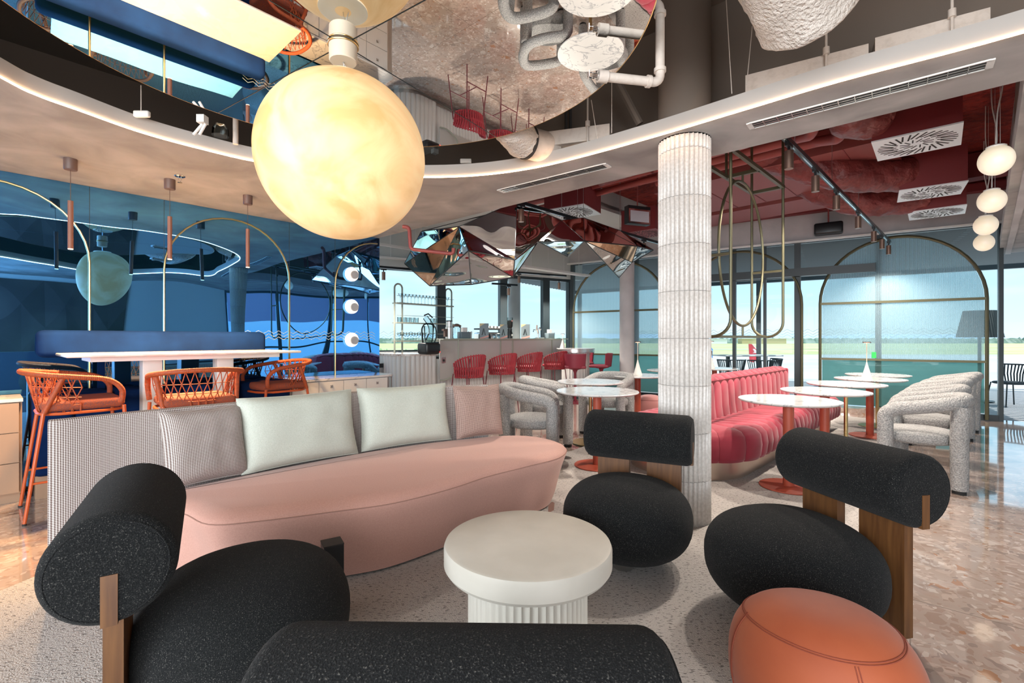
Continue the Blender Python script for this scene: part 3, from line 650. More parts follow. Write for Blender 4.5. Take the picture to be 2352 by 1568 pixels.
# seam roll along the top edge
# seat body
seat_out = [(-1.62, 2.33), (-1.40, 2.19), (-1.20, 2.225), (-.887, 2.35), (-.62, 2.47), (-.36, 2.70), (-.152, 2.95), (.10, 3.18), (.34, 3.42), (.42, 3.68), (.34, 3.88), (.16, 4.02), (-.10, 4.03), (-.48, 3.86), (-.80, 3.67), (-1.11, 3.42), (-1.40, 3.13), (-1.64, 2.86), (-1.84, 2.62), (-1.93, 2.47), (-1.86, 2.38)]
oc = catmull([Vector((a, b, 0)) for a, b in seat_out], 5, True)
cc = Vector((-.9, 3.25, 0))
def ringz(path, z, ins):
    n = len(path); o = []
    for i, p in enumerate(path):
        d = (path[(i + 1) % n] - path[i - 1]).normalized(); nn = Vector((-d.y, d.x, 0))
        if (nn.dot(cc - p)) < 0: nn = -nn
        o.append(p + nn * ins + Vector((0, 0, z)) + so_inv)
    return o
levels = [(.02, .115), (.10, .085), (.22, .055), (.32, .025), (.385, .0), (.405, .0), (.425, .018), (.440, .05), (.450, .085)]
mb = MB(); n = len(oc)
vs = []
for z, ins in levels: vs += ringz(oc, z, ins)
fs = []
for k in range(len(levels) - 1):
    for i in range(n): j = (i + 1) % n; fs.append((k * n + i, k * n + j, (k + 1) * n + j, (k + 1) * n + i))
fs.append(tuple((len(levels) - 1) * n + i for i in range(n)))
mb.add(vs, fs); part('seat', mb, M_pink, so, ang=60)
part('seat_seam', MB().tube([p + Vector((0, 0, 0)) for p in ringz(oc, .402, -.002)], .0028, 6, closed=True), M_piping, so)
part('foot_tab', MB().add([so_inv + Vector(p) for p in ((.255, 3.345, .03), (.30, 3.40, .03), (.305, 3.405, .08), (.285, 3.375, .10), (.255, 3.34, .085))], [(0, 1, 2, 3, 4)]), M_piping, so)

def cushion(name, label, w, h, t, base, ydir, lean, m, roll=0.0, cat='cushion'):
    """pillow standing on its lower edge at base, facing ydir"""
    def side(sg):
        def f(u, v):
            x = u * 2 - 1; y = v * 2 - 1
            px = x * (1 - .045 * (1 - abs(y)) ** 0 * (1 - y * y) * 1.0); py = y * (1 - .05 * (1 - x * x))
            th = ((1 - x ** 4) * (1 - y ** 4)) ** .45
            wr = .010 * noise.noise(Vector((x * 2.3 + w, y * 2.3, sg * 3)))
            return (px * w / 2, sg * (t / 2 * th + wr * th + .006), py * h / 2 + h / 2)
        return f
    th = thing(name, label, cat, base); rz = face_rot(ydir)
    th.rotation_euler = (lean, roll, rz)
    mb = MB(); mb.grid(side(1), 22, 18, uvscale=(w, h), flip=True); mb.grid(side(-1), 22, 18, uvscale=(w, h))
    # edge band
    mb2 = [];
    ring = []
    for i in range(23): ring.append((i / 22, 0))
    for i in range(1, 19): ring.append((1, i / 18))
    for i in range(21, -1, -1): ring.append((i / 22, 1))
    for i in range(17, 0, -1): ring.append((0, i / 18))
    a = [Vector(side(1)(*r)) for r in ring]; b = [Vector(side(-1)(*r)) for r in ring]; n = len(ring)
    mb.add(a + b, [(i, (i + 1) % n, n + (i + 1) % n, n + i) for i in range(n)], [(0, 0)] * (2 * n))
    part('cover', mb, m, th, ang=70)
    mid = [(p + q) / 2 for p, q in zip(a, b)]
    part('piping', MB().tube(mid, .0045, 6, closed=True), m, th)
    return th
sx = Vector((.76, -.65, 0))   # general facing of the sofa
cushion('cushion', 'square brown and white woven cushion at the sofa end near the black chair', .42, .42, .15, (-1.70, 2.67, .455), (.80, -.59), math.radians(15), M_weave)
cushion('cushion', 'large sage green cushion next to the brown and white woven cushion', .74, .45, .17, (-1.34, 3.07, .455), (.72, -.69), math.radians(13), M_mint)
cushion('cushion', 'large sage green cushion beside the pinkish woven cushion', .72, .45, .17, (-.78, 3.59, .455), (.59, -.81), math.radians(13), M_mint)
cushion('cushion', 'pinkish brown woven cushion at the sofa end near the boucle chairs', .42, .42, .14, (-.26, 3.90, .455), (.51, -.86), math.radians(10), M_weavepink)

# ---------------------------------------------------------------- black lounge chairs
def pebble(cx, cy, cz, a, b, c, nu=48, nv=28, e=.82, uvs=None, tilt=0.0):
    def f(u, v):
        th = 2 * PI * u; ph = PI * (v - .5)
        cp = math.copysign(abs(math.cos(ph)) ** e, math.cos(ph)); sp = math.copysign(abs(math.sin(ph)) ** e, math.sin(ph))
        ct = math.copysign(abs(math.cos(th)) ** .92, math.cos(th)); st = math.copysign(abs(math.sin(th)) ** .92, math.sin(th))
        x = a * cp * ct; y = b * cp * st; return (cx + x, cy + y, cz + c * sp + tilt * y)
    return f
def lounge_chair(label, loc, d):
    t = thing('lounge_chair', label, 'lounge chair', loc, face_rot(d), 'black wool lounge chairs round the coffee table')
    part('seat', MB().grid(pebble(0, .34, .255, .352, .345, .215), 48, 28, closeu=True), M_felt2, t, ang=80)
    L2 = .32; r = .15; mb = MB(); pr = [(.0, -L2), (r - .035, -L2)]
    for k in range(1, 6): a = PI / 2 * k / 5; pr.append((r - .035 + .035 * math.sin(a), -L2 + .035 * (1 - math.cos(a))))
    pr = pr + [(q[0], -q[1]) for q in reversed(pr)]
    Rm = Matrix.Rotation(PI / 2, 3, 'Y'); mb.lathe(pr, c=(0, 0, .64), n=48, R=Rm)
    bo = part('bolster', mb, M_felt2, t, ang=60)
    for sg in (-1, 1):
        ring = [Vector((sg * (L2 - .004), (r - .020) * math.cos(a), .64 + (r - .020) * math.sin(a))) for a in [2 * PI * i / 40 for i in range(40)]]
        MB().tube(ring, .0028, 6, closed=True).build('seam', M_felt2, bo)
        part('inlay', MB().box((sg * (L2 - .009), 0.0, .563), (.024, .036, .135)), M_wood, t)
    for sg in (-1, 1):
        part('plank', MB().box((sg * .155, -.0, .30), (.20, .045, .56)), M_wood, t)
    part('foot', MB().lathe([(.05, 0), (.06, .02), (.075, .05)], c=(0, .42, 0), n=24), M_steel, t)
    return t
def chair_from(label, p, dirn): return lounge_chair(label, (p[0], p[1], .006), dirn)
chair_from('black wool lounge chair at the sofa end, its cylinder back towards the patterned sofa screen', (-1.235, 1.52), (.84, .54))
chair_from('black wool lounge chair seen from behind, in front of the cream coffee table', (-.074, .734), (.02, 1))
chair_from('black wool lounge chair in front of the fluted column', (.795, 2.98), (-.44, -.90))
chair_from('black wool lounge chair on the carpet edge behind the orange pouf', (1.575, 2.20), (-.975, -.22))

# ---------------------------------------------------------------- coffee table
t = thing('coffee_table', 'low round cream table with thick top on a fluted drum', 'coffee table', (.068, 2.07, .006))
part('table_top', MB().lathe([(.0, .275), (.33, .275), (.352, .280), (.362, .295), (.362, .362), (.357, .375), (.345, .380), (.0, .380)], n=96), M_coffee, t, ang=30)
part('fluted_drum', MB().lathe([(.26, 0), (.26, .277)], n=360, flute=flute(52, .045)), M_creamfl, t, ang=60)

# low black post
t = thing('pedestal', 'low square black post between the pink sofa and the black seat', 'pedestal', (-.822, 2.17, .006), .55)
part('body', MB().box((0, 0, .16), (.085, .085, .32)), M_black, t, smooth=False)
part('cap', MB().box((0, 0, .3225), (.087, .087, .006)), M_dark, t, smooth=False)

# ---------------------------------------------------------------- orange pouf
def pf(u, v):
    th = 2 * PI * u; ph = PI * (v - .5); cp = abs(math.cos(ph)) ** .72; sp = math.copysign(abs(math.sin(ph)) ** .86, math.sin(ph))
    w = 1 + .10 * math.cos(th)
    return (.262 * cp * math.cos(th), .222 * cp * math.sin(th) * w, .223 + .223 * sp)
t = thing('pouf', 'pebble shaped rust orange velvet pouf beside the polished terrazzo', 'pouf', (.945, 1.45, .006), math.radians(-38))
part('body', MB().grid(pf, 56, 32, closeu=True), M_orange, t, ang=80)
def pfp(u, v, o=.001):
    p = Vector(pf(u, v)); c = Vector((0, 0, .223)); return p + (p - c).normalized() * o
mb = MB()
for dv in (0, .010): mb.tube([pfp(i / 72, .735 + dv + .02 * math.cos(2 * PI * i / 72)) for i in range(72)], .0016, 6, closed=True)
part('top_seam', mb, M_orangeseam, t)
for u0 in (.0, .25, .5, .75):
    mb = MB()
    for du in (0, .006): mb.tube([pfp(u0 + du + .07, .735 - .60 * i / 20) for i in range(21)], .0015, 6)
    part('side_seam', mb, M_orangeseam, t)

# ---------------------------------------------------------------- red island banquette
ba = Vector((2.61, 4.75, 0)); BU = R45; BN = Vector((-.7071, .7071, 0))
t = thing('banquette', 'red velvet island banquette with channel stitching on a metallic plinth', 'banquette', ba + BN * .6, math.radians(45))
# local x along, y across; near end is at x=-1.2
def capsule(x0, x1, w, k=16, square_far=True):
    P = [(x1, -w), (x1, w)] if square_far else [(x1 + w * math.sin(PI * i / k) , -w * math.cos(PI * i / k)) for i in range(k + 1)]
    R_ = w
    return P + [(x0 + R_ - R_ * math.sin(PI * i / k) * 1.0, w * math.cos(PI * i / k)) for i in range(k + 1)]
part('plinth', MB().prism(capsule(-1.16, 2.70, .56), 0, .17), M_warmsteel, t, ang=40)
# channelled seat: cross-section swept round the capsule outline, one part per channel
W0 = .66
def seat_pt(s, side_len=3.30):
    # outline parameter along straight side (-y), round near end, straight (+y)
    pass
prof_s = [(-.02, .17), (.0, .20), (.012, .30), (.0, .39), (-.04, .43), (-.10, .445), (-.30, .440), (-.50, .43)]
def channel(a0, a1, fnpos):
    mb = MB(); K = 6
    def f(u, v):
        a = a0 + (a1 - a0) * u; (p, nrm) = fnpos(a); bulge = .018 * math.sin(PI * u) ** .6
        k = v * (len(prof_s) - 1); i = min(int(k), len(prof_s) - 2); fr = k - i
        o = prof_s[i][0] * (1 - fr) + prof_s[i + 1][0] * fr; z = prof_s[i][1] * (1 - fr) + prof_s[i + 1][1] * fr
        top = max(0, min(1, (z - .36) / .07))
        side = 1 - top
        return (p[0] + nrm[0] * (o + bulge * side), p[1] + nrm[1] * (o + bulge * side), z + bulge * top)
    mb.grid(f, K * 2, 21); return mb
X0 = -1.20; X1 = 2.72; Rn = W0
def pos(a):
    # a in metres along outline starting at far end of -y side
    Ls = X1 - (X0 + Rn)
    if a < Ls: return ((X1 - a, -Rn), (0, -1))
    a -= Ls; arc = PI * Rn
    if a < arc: th = a / Rn; return ((X0 + Rn - Rn * math.sin(th), -Rn * math.cos(th)), (-math.sin(th), -math.cos(th)))
    a -= arc; return ((X0 + Rn + a, Rn), (0, 1))
Ls = X1 - (X0 + Rn); arc = PI * Rn
ch = []; nS = 21; nA = 8
for i in range(nS): ch.append((Ls * i / nS, Ls * (i + 1) / nS))
for i in range(nA): ch.append((Ls + arc * i / nA, Ls + arc * (i + 1) / nA))
for i in range(nS): ch.append((Ls + arc + Ls * i / nS, Ls + arc + Ls * (i + 1) / nS))
for a0, a1 in ch: part('seat_channel', channel(a0 + .001, a1 - .001, pos), M_redvelvet, t, ang=70)
part('seat_core', MB().prism(capsule(-1.12, 2.70, .60), .17, .405), M_redseam, t)
# backrest channels: rounded vertical pads both sides
bx0, bx1 = -.62, 2.32; nb = 16; bw2 = .13; zt = .85
for i in range(nb):
    a = bx0 + (bx1 - bx0) * i / nb; b = bx0 + (bx1 - bx0) * (i + 1) / nb
    pr = [(-bw2 - .02, .40), (-bw2, .55), (-bw2 + .01, .76), (-bw2 + .035, .82), (-.05, zt), (.05, zt), (bw2 - .035, .82), (bw2 - .01, .76), (bw2, .55), (bw2 + .02, .40)]
    def f(u, v, a=a, b=b, pr=pr):
        x_ = a + .001 + (b - a - .002) * u; k = v * (len(pr) - 1); j = min(int(k), len(pr) - 2); q = k - j
        y = pr[j][0] * (1 - q) + pr[j + 1][0] * q; z = pr[j][1] * (1 - q) + pr[j + 1][1] * q; bl = .016 * math.sin(PI * u) ** .6
        d = Vector((y * 2.2, (z - .55))); d = d.normalized() if z > .72 else Vector((math.copysign(1, y), 0))
        return (x_, y + d[0] * bl, z + d[1] * bl)
    part('backrest_channel', MB().grid(f, 10, 27, flip=True), M_redvelvet, t, ang=70)
part('backrest_core', MB().box(((bx0 + bx1) / 2, 0, .6), (bx1 - bx0 - .01, bw2 * 2 - .03, .44)).box(((bx0 + bx1) / 2, 0, .62), (bx1 - bx0 - .004, .14, .43)), M_redseam, t)
for xx in (bx0, bx1):
    s_ = -1 if xx < 0 else 1
    part('end_pad', MB().rbox((xx + s_ * .005, 0, .62), (.05, .25, .44), .022), M_redvelvet, t)

# ---------------------------------------------------------------- pedestal cafe tables
def cafe_table(label, x_, y_, m_base, r=.385, top_m=None, edge=None):
    t = thing('cafe_table', label, 'cafe table', (x_, y_, .006), 0, 'round marble topped pedestal tables')
    part('table_top', MB().lathe([(0, .718), (r - .018, .718), (r, .728), (r, .736), (r - .003, .740), (0, .740)], n=72), top_m or M_marble, t, ang=30)
    pr = .042 if m_base is M_rustmetal else .02
    part('pole', MB().lathe([(pr, .012), (pr, .718)], n=24), m_base, t)
    part('base', MB().lathe([(0, 0), (.22, 0), (.225, .004), (.222, .010), (.06, .016), (0, .016)], n=64), m_base, t, ang=30)
    return t
cafe_table('white marble table on a red pedestal nearest the right hand black lounge chair', 2.336, 4.01, M_rustmetal)
cafe_table('white marble table on a red pedestal, second along the red banquette front', 3.09, 4.69, M_rustmetal)
cafe_table('white marble table on a thin brass pole, third along the red banquette front', 3.82, 5.43, M_brass)
cafe_table('white marble table on a red pedestal carrying a cone lamp by the arched screen', 4.60, 6.10, M_rustmetal)
cafe_table('farthest white marble table on a brass pole, against the arched screen', 5.22, 6.78, M_brass)
cafe_table('white marble table on a red pedestal between the sofa end and the fluted column', .84, 4.68, M_rustmetal, .40)
cafe_table('white marble table on a brass pole with a brass foot, among the boucle chairs', .945, 5.72, M_brass, .395)
cafe_table('white marble table on a red pedestal with cone lamp, left of the fluted column', 1.77, 6.68, M_rustmetal)
cafe_table('marble table mostly hidden by the fluted column', 2.60, 7.75, M_brass)
cafe_table('small marble table with cone lamp seen just right of the fluted column', 3.52, 8.25, M_rustmetal)

def cone_lamp(label, x_, y_, h=.34):
    t = thing('table_lamp', label, 'table lamp', (x_, y_, .746), 0, 'white cone table lamps')
    part('cone', MB().lathe([(.062, 0), (.062, .004), (.030, .11), (.008, .20), (.008, .21)], n=32), M_cardwhite, t)
    part('stem', MB().cyl((0, 0, .2), (0, 0, h * 1.35), .005, 8), M_cream, t)
    part('lamp_head', MB().lathe([(0, h * 1.35), (.045, h * 1.35), (.045, h * 1.35 + .012), (0, h * 1.35 + .012)], n=32), M_brown, t)
    part('diffuser', MB().lathe([(0, h * 1.35 - .003), (.03, h * 1.35 - .003), (.03, h * 1.35)], n=24), M_warmglow, t)
    return t
cone_lamp('white cone lamp with slim stem on the table by the arched screen', 4.50, 6.02)
cone_lamp('white cone lamp with slim stem on the table left of the fluted column', 1.78, 6.72)
cone_lamp('white cone lamp on the small table just right of the fluted column', 3.45, 8.22)

# ---------------------------------------------------------------- grey boucle armchairs
def boucle():
    t = thing('boucle_chair', 'x', 'armchair', (0, 0, 0), 0, 'grey boucle tube armchairs')
    r = .058
    part('seat', MB().grid(pebble(0, .02, .415, .27, .27, .065, 36, 16, .55), 36, 16, closeu=True), M_boucle, t, ang=80)
    arm = fillet([(-.26, .22, .50), (-.26, .22, .645), (-.275, -.05, .69), (-.23, -.245, .735), (0, -.30, .745), (.23, -.245, .735), (.275, -.05, .69), (.26, .22, .645), (.26, .22, .50)], .14, 7)
    part('arm_rail', MB().tube(arm, r, 16), M_boucle, t, ang=80)
    part('leg', MB().tube([(-.26, .22, .51), (-.26, .22, 0.03)], r, 16, round_ends=False), M_boucle, t)
    part('leg', MB().tube([(.26, .22, .51), (.26, .22, 0.03)], r, 16), M_boucle, t)
    for sx_ in (-1, 1):
        part('leg', MB().tube(catmull([(sx_ * .20, -.265, .70), (sx_ * .215, -.25, .5), (sx_ * .215, -.25, .25), (sx_ * .215, -.25, .03)], 4), r, 16), M_boucle, t, ang=80)
    part('apron', MB().tube([(-.215, -.25, .37), (.215, -.25, .37)], .045, 12), M_boucle, t)
    for p in ((-.26, .22), (.26, .22), (-.215, -.25), (.215, -.25)):
        part('foot', MB().cyl((p[0], p[1], 0), (p[0], p[1], .032), .045, 16), M_rubber, t)
    return t
bc = boucle()
spots = [((.20, 4.86), (1, -.12), 'grey boucle armchair right beside the pinkish woven sofa cushion'),
         ((.42, 5.78), (1, .05), 'grey boucle armchair behind the one nearest the sofa, facing the brass table'),
         ((1.28, 6.35), (-.55, -.84), 'grey boucle armchair beyond the two tables, under the burgundy swivel stools'),
         ((3.60, 4.18), (-.72, .70), 'front grey boucle armchair of the row on the terrazzo, nearest the camera'),
         ((4.30, 4.93), (-.71, .71), 'second grey boucle armchair in the row along the terrazzo'),
         ((5.03, 5.66), (-.71, .71), 'third grey boucle armchair in the row along the terrazzo'),
         ((5.62, 6.20), (-.71, .71), 'grey boucle armchair last but one in the row, near the teal glass'),
         ((6.20, 6.72), (-.71, .71), 'farthest grey boucle armchair, tight against the arched screen')]
for i, (p, d, lab) in enumerate(spots):
    if i == 0: bc.location = (p[0], p[1], .006); bc.rotation_euler = (0, 0, face_rot(d)); bc['label'] = lab
    else: dup(bc, lab, (p[0], p[1], 0.006 if i < 3 else 0), face_rot(d))
# pink and green poufs glimpsed between the table poles
def small_pouf(label, x_, y_, m, r=.25):
    t = thing('pouf', label, 'pouf', (x_, y_, .006)); part('body', MB().grid(pebble(0, 0, .21, r, r, .21), 36, 20, closeu=True), m, t, ang=80)
    part('seam', MB().tube([Vector(pebble(0, 0, .21, r + .001, r + .001, .21)(i / 48, .72)) for i in range(48)], .002, 6, closed=True), M_redseam, t)
M_dusty = mat('dusty_rose_velvet', (.42, .17, .16), .75, sheen=.5); M_green = mat('bottle_green_velvet', (.015, .09, .06), .8, sheen=.5)
small_pouf('dusty rose pouf under the brass pole table among the boucle chairs', 1.12, 5.25, M_dusty)
small_pouf('dusty rose pouf right of the red pole by the fluted column', 2.05, 7.05, M_dusty)
small_pouf('dark green pouf partly behind the fluted column', 2.45, 7.30, M_green)
# ================================================================ LEFT: HIGH TABLE, BENCH, CABINETS, ORANGE CHAIRS
s0t, s1t, n0t, n1t = .40, 2.108, 4.70, 5.49
sc_, nc_ = (s0t + s1t) / 2, (n0t + n1t) / 2
t = thing('high_table', 'long high marble table on two white square legs in front of the navy bench', 'table', un(sc_, nc_, 0), AU)
Lx, Ly = s1t - s0t, n1t - n0t
part('table_top', MB().rbox((0, 0, 1.128), (Lx, Ly, .022), .008), mat('warm_marble', (.74, .70, .64), .15, c2=(.66, .60, .55), scale=3, lo=.48, hi=.52, detail=10, dist=1.5), t)
part('under_frame', MB().box((0, 0, 1.095), (Lx - .30, Ly - .30, .035)), M_white, t, smooth=False)
for xx in (-.28, .28): part('leg', MB().rbox((xx, 0, .545), (.14, .14, 1.06), .008), M_white, t)
part('base', MB().rbox((0, 0, .01), (1.1, .5, .02), .008), M_white, t)
# bench
t = thing('bench', 'tall navy velvet bench with a long bolster backrest along the blue mirror', 'bench', un(1.2, 5.42, 0), AU)
part('plinth', MB().box((0, 0, .09), (1.86, .34, .18)), M_brownwood, t, smooth=False)
x0 = -.95; nb_ = 8; wd = 1.96 / nb_
for i in range(nb_):
    part('seat_block', MB().rbox((x0 + wd * (i + .5), -.02, .50), (wd - .004, .46, .64), .045, seg=4), M_navy, t)
part('backrest', MB().rbox((-.02, .13, 1.215), (1.78, .17, .23), .05, seg=5), M_navy, t)
for xx in (-.5, .5): part('backrest_bracket', MB().box((xx, .13, .96), (.05, .03, .32)), M_navy, t, smooth=False)
def xhandle(mb, c, s=.016, y=-.004):
    for a in (PI / 4, -PI / 4): mb.box((c[0], y, c[2]), (s * 2.2, .007, s * .55), Matrix.Rotation(a, 3, 'Y'))
def cabinet(label, s0, s1, n0, n1, m, cols, rows, roundend=False, topm=None):
    w, d = s1 - s0, n1 - n0
    t = thing('sideboard', label, 'cabinet', un((s0 + s1) / 2, n0, 0), AU)
    bw_ = w - (.12 if roundend else .0); cx0 = -w / 2
    part('carcass', MB().box((cx0 + bw_ / 2, d / 2 + .008, .42), (bw_, d - .02, .70)), m, t, smooth=False)
    part('plinth', MB().box((cx0 + bw_ / 2, d / 2 + .02, .035), (bw_ - .02, d - .06, .07)), m, t, smooth=False)
    if roundend:
        part('rounded_end', MB().lathe([(.118, .0), (.118, .77)], c=(w / 2 - .12, .125, 0), n=48), M_steel, t)
    tp = [(-w / 2, -.012), (w / 2 - .13, -.012)] + [(w / 2 - .13 + .13 * math.sin(PI * i / 24), .118 - .13 * math.cos(PI * i / 24)) for i in range(1, 13)] + [(w / 2, d), (-w / 2, d)] if roundend else [(-w / 2, -.012), (w / 2 + .004, -.012), (w / 2 + .004, d), (-w / 2, d)]
    part('worktop', MB().prism(tp, .775, .80), topm or M_marble, t, smooth=False)
    cw = (bw_ - .03) / cols; rh = .69 / rows
    for i in range(cols):
        for j in range(rows):
            zc = .08 + rh * (j + .5)
            dr = part('drawer', MB().box((cx0 + .015 + cw * (i + .5), 0, zc), (cw - .006, .018, rh - .006)), m, t, smooth=False)
            mb = MB(); xhandle(mb, (cx0 + .015 + cw * (i + .5), 0, zc + rh * .22), y=-.013); mb.build('handle', M_steel, dr, smooth=False)
    return t
cabinet('pale grey marble topped sideboard with cross shaped handles, right of the bench', 2.22, 3.57, 5.22, 5.67, M_cabwhite, 4, 3, True)
cabinet('tan marble topped cabinet with stacked drawers, left of the bench', -1.35, .20, 5.25, 5.67, M_brownwood, 2, 3)

# orange rope bar chairs
def orange_chair():
    t = thing('bar_chair', 'x', 'bar chair', (0, 0, 0), 0, 'orange rope bar chairs at the high table')
    zs = .76
    # seat ring
    ring = [(p[0], p[1], zs - .03) for p in rrect(.50, .48, .15, 5)]
    part('seat_frame', MB().tube(ring, .011, 8, closed=True), M_orangemetal, t)
    part('seat_cushion', MB().rbox((0, 0, zs + .02), (.48, .46, .075), .034, seg=4), M_ocush, t, ang=60)
    # arm and back rail: wrapped tube, highest at the back
    rail = catmull([(-.265, .20, .78), (-.275, .20, .88), (-.285, .12, .955), (-.30, -.05, .985), (-.275, -.20, 1.005), (-.16, -.295, 1.02), (0, -.32, 1.025), (.16, -.295, 1.02), (.275, -.20, 1.005), (.30, -.05, .985), (.285, .12, .955), (.275, .20, .88), (.265, .20, .78)], 12)
    ln = sum((rail[i + 1] - rail[i]).length for i in range(len(rail) - 1))
    fine = []
    for i in range(len(rail) - 1):
        for k in range(4): fine.append(rail[i].lerp(rail[i + 1], k / 4))
    fine.append(rail[-1]); K = len(fine)
    part('arm_rail', MB().tube(fine, .0185, 10, rfn=lambda u, r: r * (1 + .07 * math.sin(u * K * 2.05))), M_rope, t, ang=80)
    for sg in (-1, 1):
        part('leg', MB().tube([(sg * .262, .215, .76), (sg * .285, .255, .01)], .0125, 10, r2=.0105), M_orangemetal, t)
        part('leg', MB().tube([(sg * .235, -.215, .76), (sg * .265, -.31, .01)], .0125, 10, r2=.0105), M_orangemetal, t)
        part('leg_tip', MB().tube([(sg * .285, .255, .012), (sg * .286, .256, 0)], .0125, 10), M_rubber, t)
        part('leg_tip', MB().tube([(sg * .265, -.31, .012), (sg * .266, -.311, 0)], .0125, 10), M_rubber, t)
        part('back_post', MB().tube([(sg * .235, -.215, .74), (sg * .268, -.12, .985)], .0165, 10, rfn=lambda u, r: r * (1 + .06 * math.sin(u * 190))), M_rope, t, ang=80)
        part('stretcher', MB().tube([(sg * .275, .235, .27), (sg * .256, -.28, .27)], .008, 8), M_orangemetal, t)
    part('footrest', MB().tube([(-.276, .238, .30), (.276, .238, .30)], .009, 8), M_orangemetal, t)
    # rope lattice between rail and seat ring
    def top(u):
        a = -PI * .02 - (PI - PI * .04) * u
        return Vector((.29 * math.cos(a), .30 * math.sin(a) + .0, 1.0 + .02 * math.sin(PI * u)))
    def bot(u):
        a = -PI * .02 - (PI - PI * .04) * u
        return Vector((.235 * math.cos(a), .225 * math.sin(a) - .01, zs - .03))
    mb = MB(); n = 15
    P = lambda u, v: top(u).lerp(bot(u), v)
    lv = [0.02, .34, .60, .80, 1.0]
    for i in range(n):
        u0 = i / n; u1 = (i + 1) / n; um = (u0 + u1) / 2
        mb.cyl(P(um, lv[0]), P(u0, lv[1]), .0036, 5); mb.cyl(P(um, lv[0]), P(u1, lv[1]), .0036, 5)
        mb.cyl(P(u0, lv[1]), P(um, lv[2]), .0036, 5); mb.cyl(P(u1, lv[1]), P(um, lv[2]), .0036, 5)
        mb.cyl(P(um, lv[2]), P(u0, lv[3]), .0036, 5); mb.cyl(P(um, lv[2]), P(u1, lv[3]), .0036, 5)
        mb.cyl(P(u0, lv[3]), P(u0 + .12 / n, 1), .0036, 5); mb.cyl(P(u0, lv[3]), P(u0 - .12 / n if i else 0, 1), .0036, 5)
        for l_ in (lv[1], lv[2], lv[3]):
            mb.cyl(P(u0, l_), P(u1, l_), .0034, 5)
    part('rope_lattice', mb, M_rope, t)
    return t
oc_ = orange_chair()
chs = [((-3.27, 3.60), (.668, .744), 'orange rope bar chair at the near end of the high table, beside the tan cabinet'),
       ((-2.51, 3.76), (-.70, .71), 'orange rope bar chair with its back to the sofa, at the high table'),
       ((-2.46, 4.93), (-.62, -.80), 'orange rope bar chair at the table end next to the pale sideboard')]
for i, (p, d, lab) in enumerate(chs):
    if i == 0: oc_.location = (*p, 0); oc_.rotation_euler = (0, 0, face_rot(d)); oc_['label'] = lab
    else: dup(oc_, lab, (*p, 0), face_rot(d))

# slim tube pendants over the high table, with their warm spots
def tube_pendant():
    t = thing('pendant_lamp', 'x', 'pendant lamp', (0, 0, ZC), 0, 'slim terracotta tube pendants over the high table')
    part('canopy', MB().lathe([(0, -.085), (.038, -.085), (.041, -.08), (.041, 0), (0, 0)], n=32), M_brown, t)
    part('cable', MB().cyl((0, 0, -.32), (0, 0, -.085), .002, 6), M_brown, t)
    part('tube', MB().lathe([(0, -.685), (.017, -.685), (.017, -.32), (0, -.32)], n=24), M_terra, t)
    part('diffuser', MB().lathe([(0, -.690), (.0155, -.690), (.0155, -.684)], n=20), M_warmglow, t)
    return t
tp_ = tube_pendant()
for i, (px, wh) in enumerate(((162, 'over the near end of the high table'), (390, 'over the middle of the high table'), (569, 'over the far end of the high table'))):
    p = wallpt(px, 700, 4.93); lab = 'terracotta tube pendant ' + wh
    if i == 0: tp_.location = (p.x, p.y, ZC); tp_['label'] = lab
    else: dup(tp_, lab, (p.x, p.y, ZC))
    a = lamp('SPOT', 'pendant_spot', (p.x, p.y, 1.92), 150, (1, .60, .28), spot_size=2.2, spot_blend=.8, shadow_soft_size=.05)
# ring wall lights
def ring_sconce():
    t = thing('wall_light', 'x', 'wall light', (0, 0, 0), 0, 'round glowing wall lights on the blue mirror')
    Rm = Matrix.Rotation(PI / 2, 3, 'X')
    part('glowing_disc', MB().lathe([(0, 0), (.085, 0), (.092, .012), (.092, .032), (.085, .040), (0, .040)], n=48, R=Rm), M_glow, t, ang=50)
    part('cover_disc', MB().lathe([(0, .040), (.053, .040), (.053, .062), (0, .062)], c=(.022, 0, -.008), n=40, R=Rm), mat('matt_grey', (.42, .42, .43), .5) if 'matt_grey' not in MATS else MATS['matt_grey'], t)
    return t
rs = ring_sconce()
for i, (py, wh) in enumerate(((630, 'highest of the three'), (704, 'middle one of the three'), (780, 'lowest of the three'))):
    p = wallpt(806, py, WN - .02); lab = 'round white ring wall light, %s above the sideboard' % wh
    if i == 0: rs.location = p; rs.rotation_euler = (0, 0, AU); rs['label'] = lab
    else: dup(rs, lab, p, AU)

# ---------------------------------------------------------------- big globe pendant and the round ceiling mirror
MC = Vector((-.84, 2.36, ZM)); MR = 1.42; mcen = Vector((-.79, 2.20, ZM))
t = thing('ceiling_mirror', 'large round mirror hung flat in the oval ceiling opening', 'mirror', mcen)
part('glass', MB().prism([(MR * math.cos(2 * PI * i / 160), MR * math.sin(2 * PI * i / 160)) for i in range(160)], 0, .012), M_mirror, t, ang=30)
part('rim', MB().tube([(MR * math.cos(2 * PI * i / 160), MR * math.sin(2 * PI * i / 160), .004) for i in range(160)], .005, 6, closed=True), M_brass, t)
mb = MB()
base_a = math.atan2(1.0, .67)
for k in range(4):
    a = base_a + k * PI / 2; o = MC - mcen; d = Vector((math.cos(a), math.sin(a), 0)); b_ = 2 * o.dot(d); c_ = o.dot(o) - MR * MR; tt = (-b_ + math.sqrt(b_ * b_ - 4 * c_)) / 2
    p0 = o + d * .07; p1 = o + d * (tt - .003); nn = Vector((-d.y, d.x, 0)) * .0022; z_ = Vector((0, 0, -.0015)); o0 = Vector((0, 0, 0))
    p0.z = p1.z = 0
    mb.add([p0 - nn + z_, p1 - nn + z_, p1 + nn + z_, p0 + nn + z_], [(0, 1, 2, 3)])
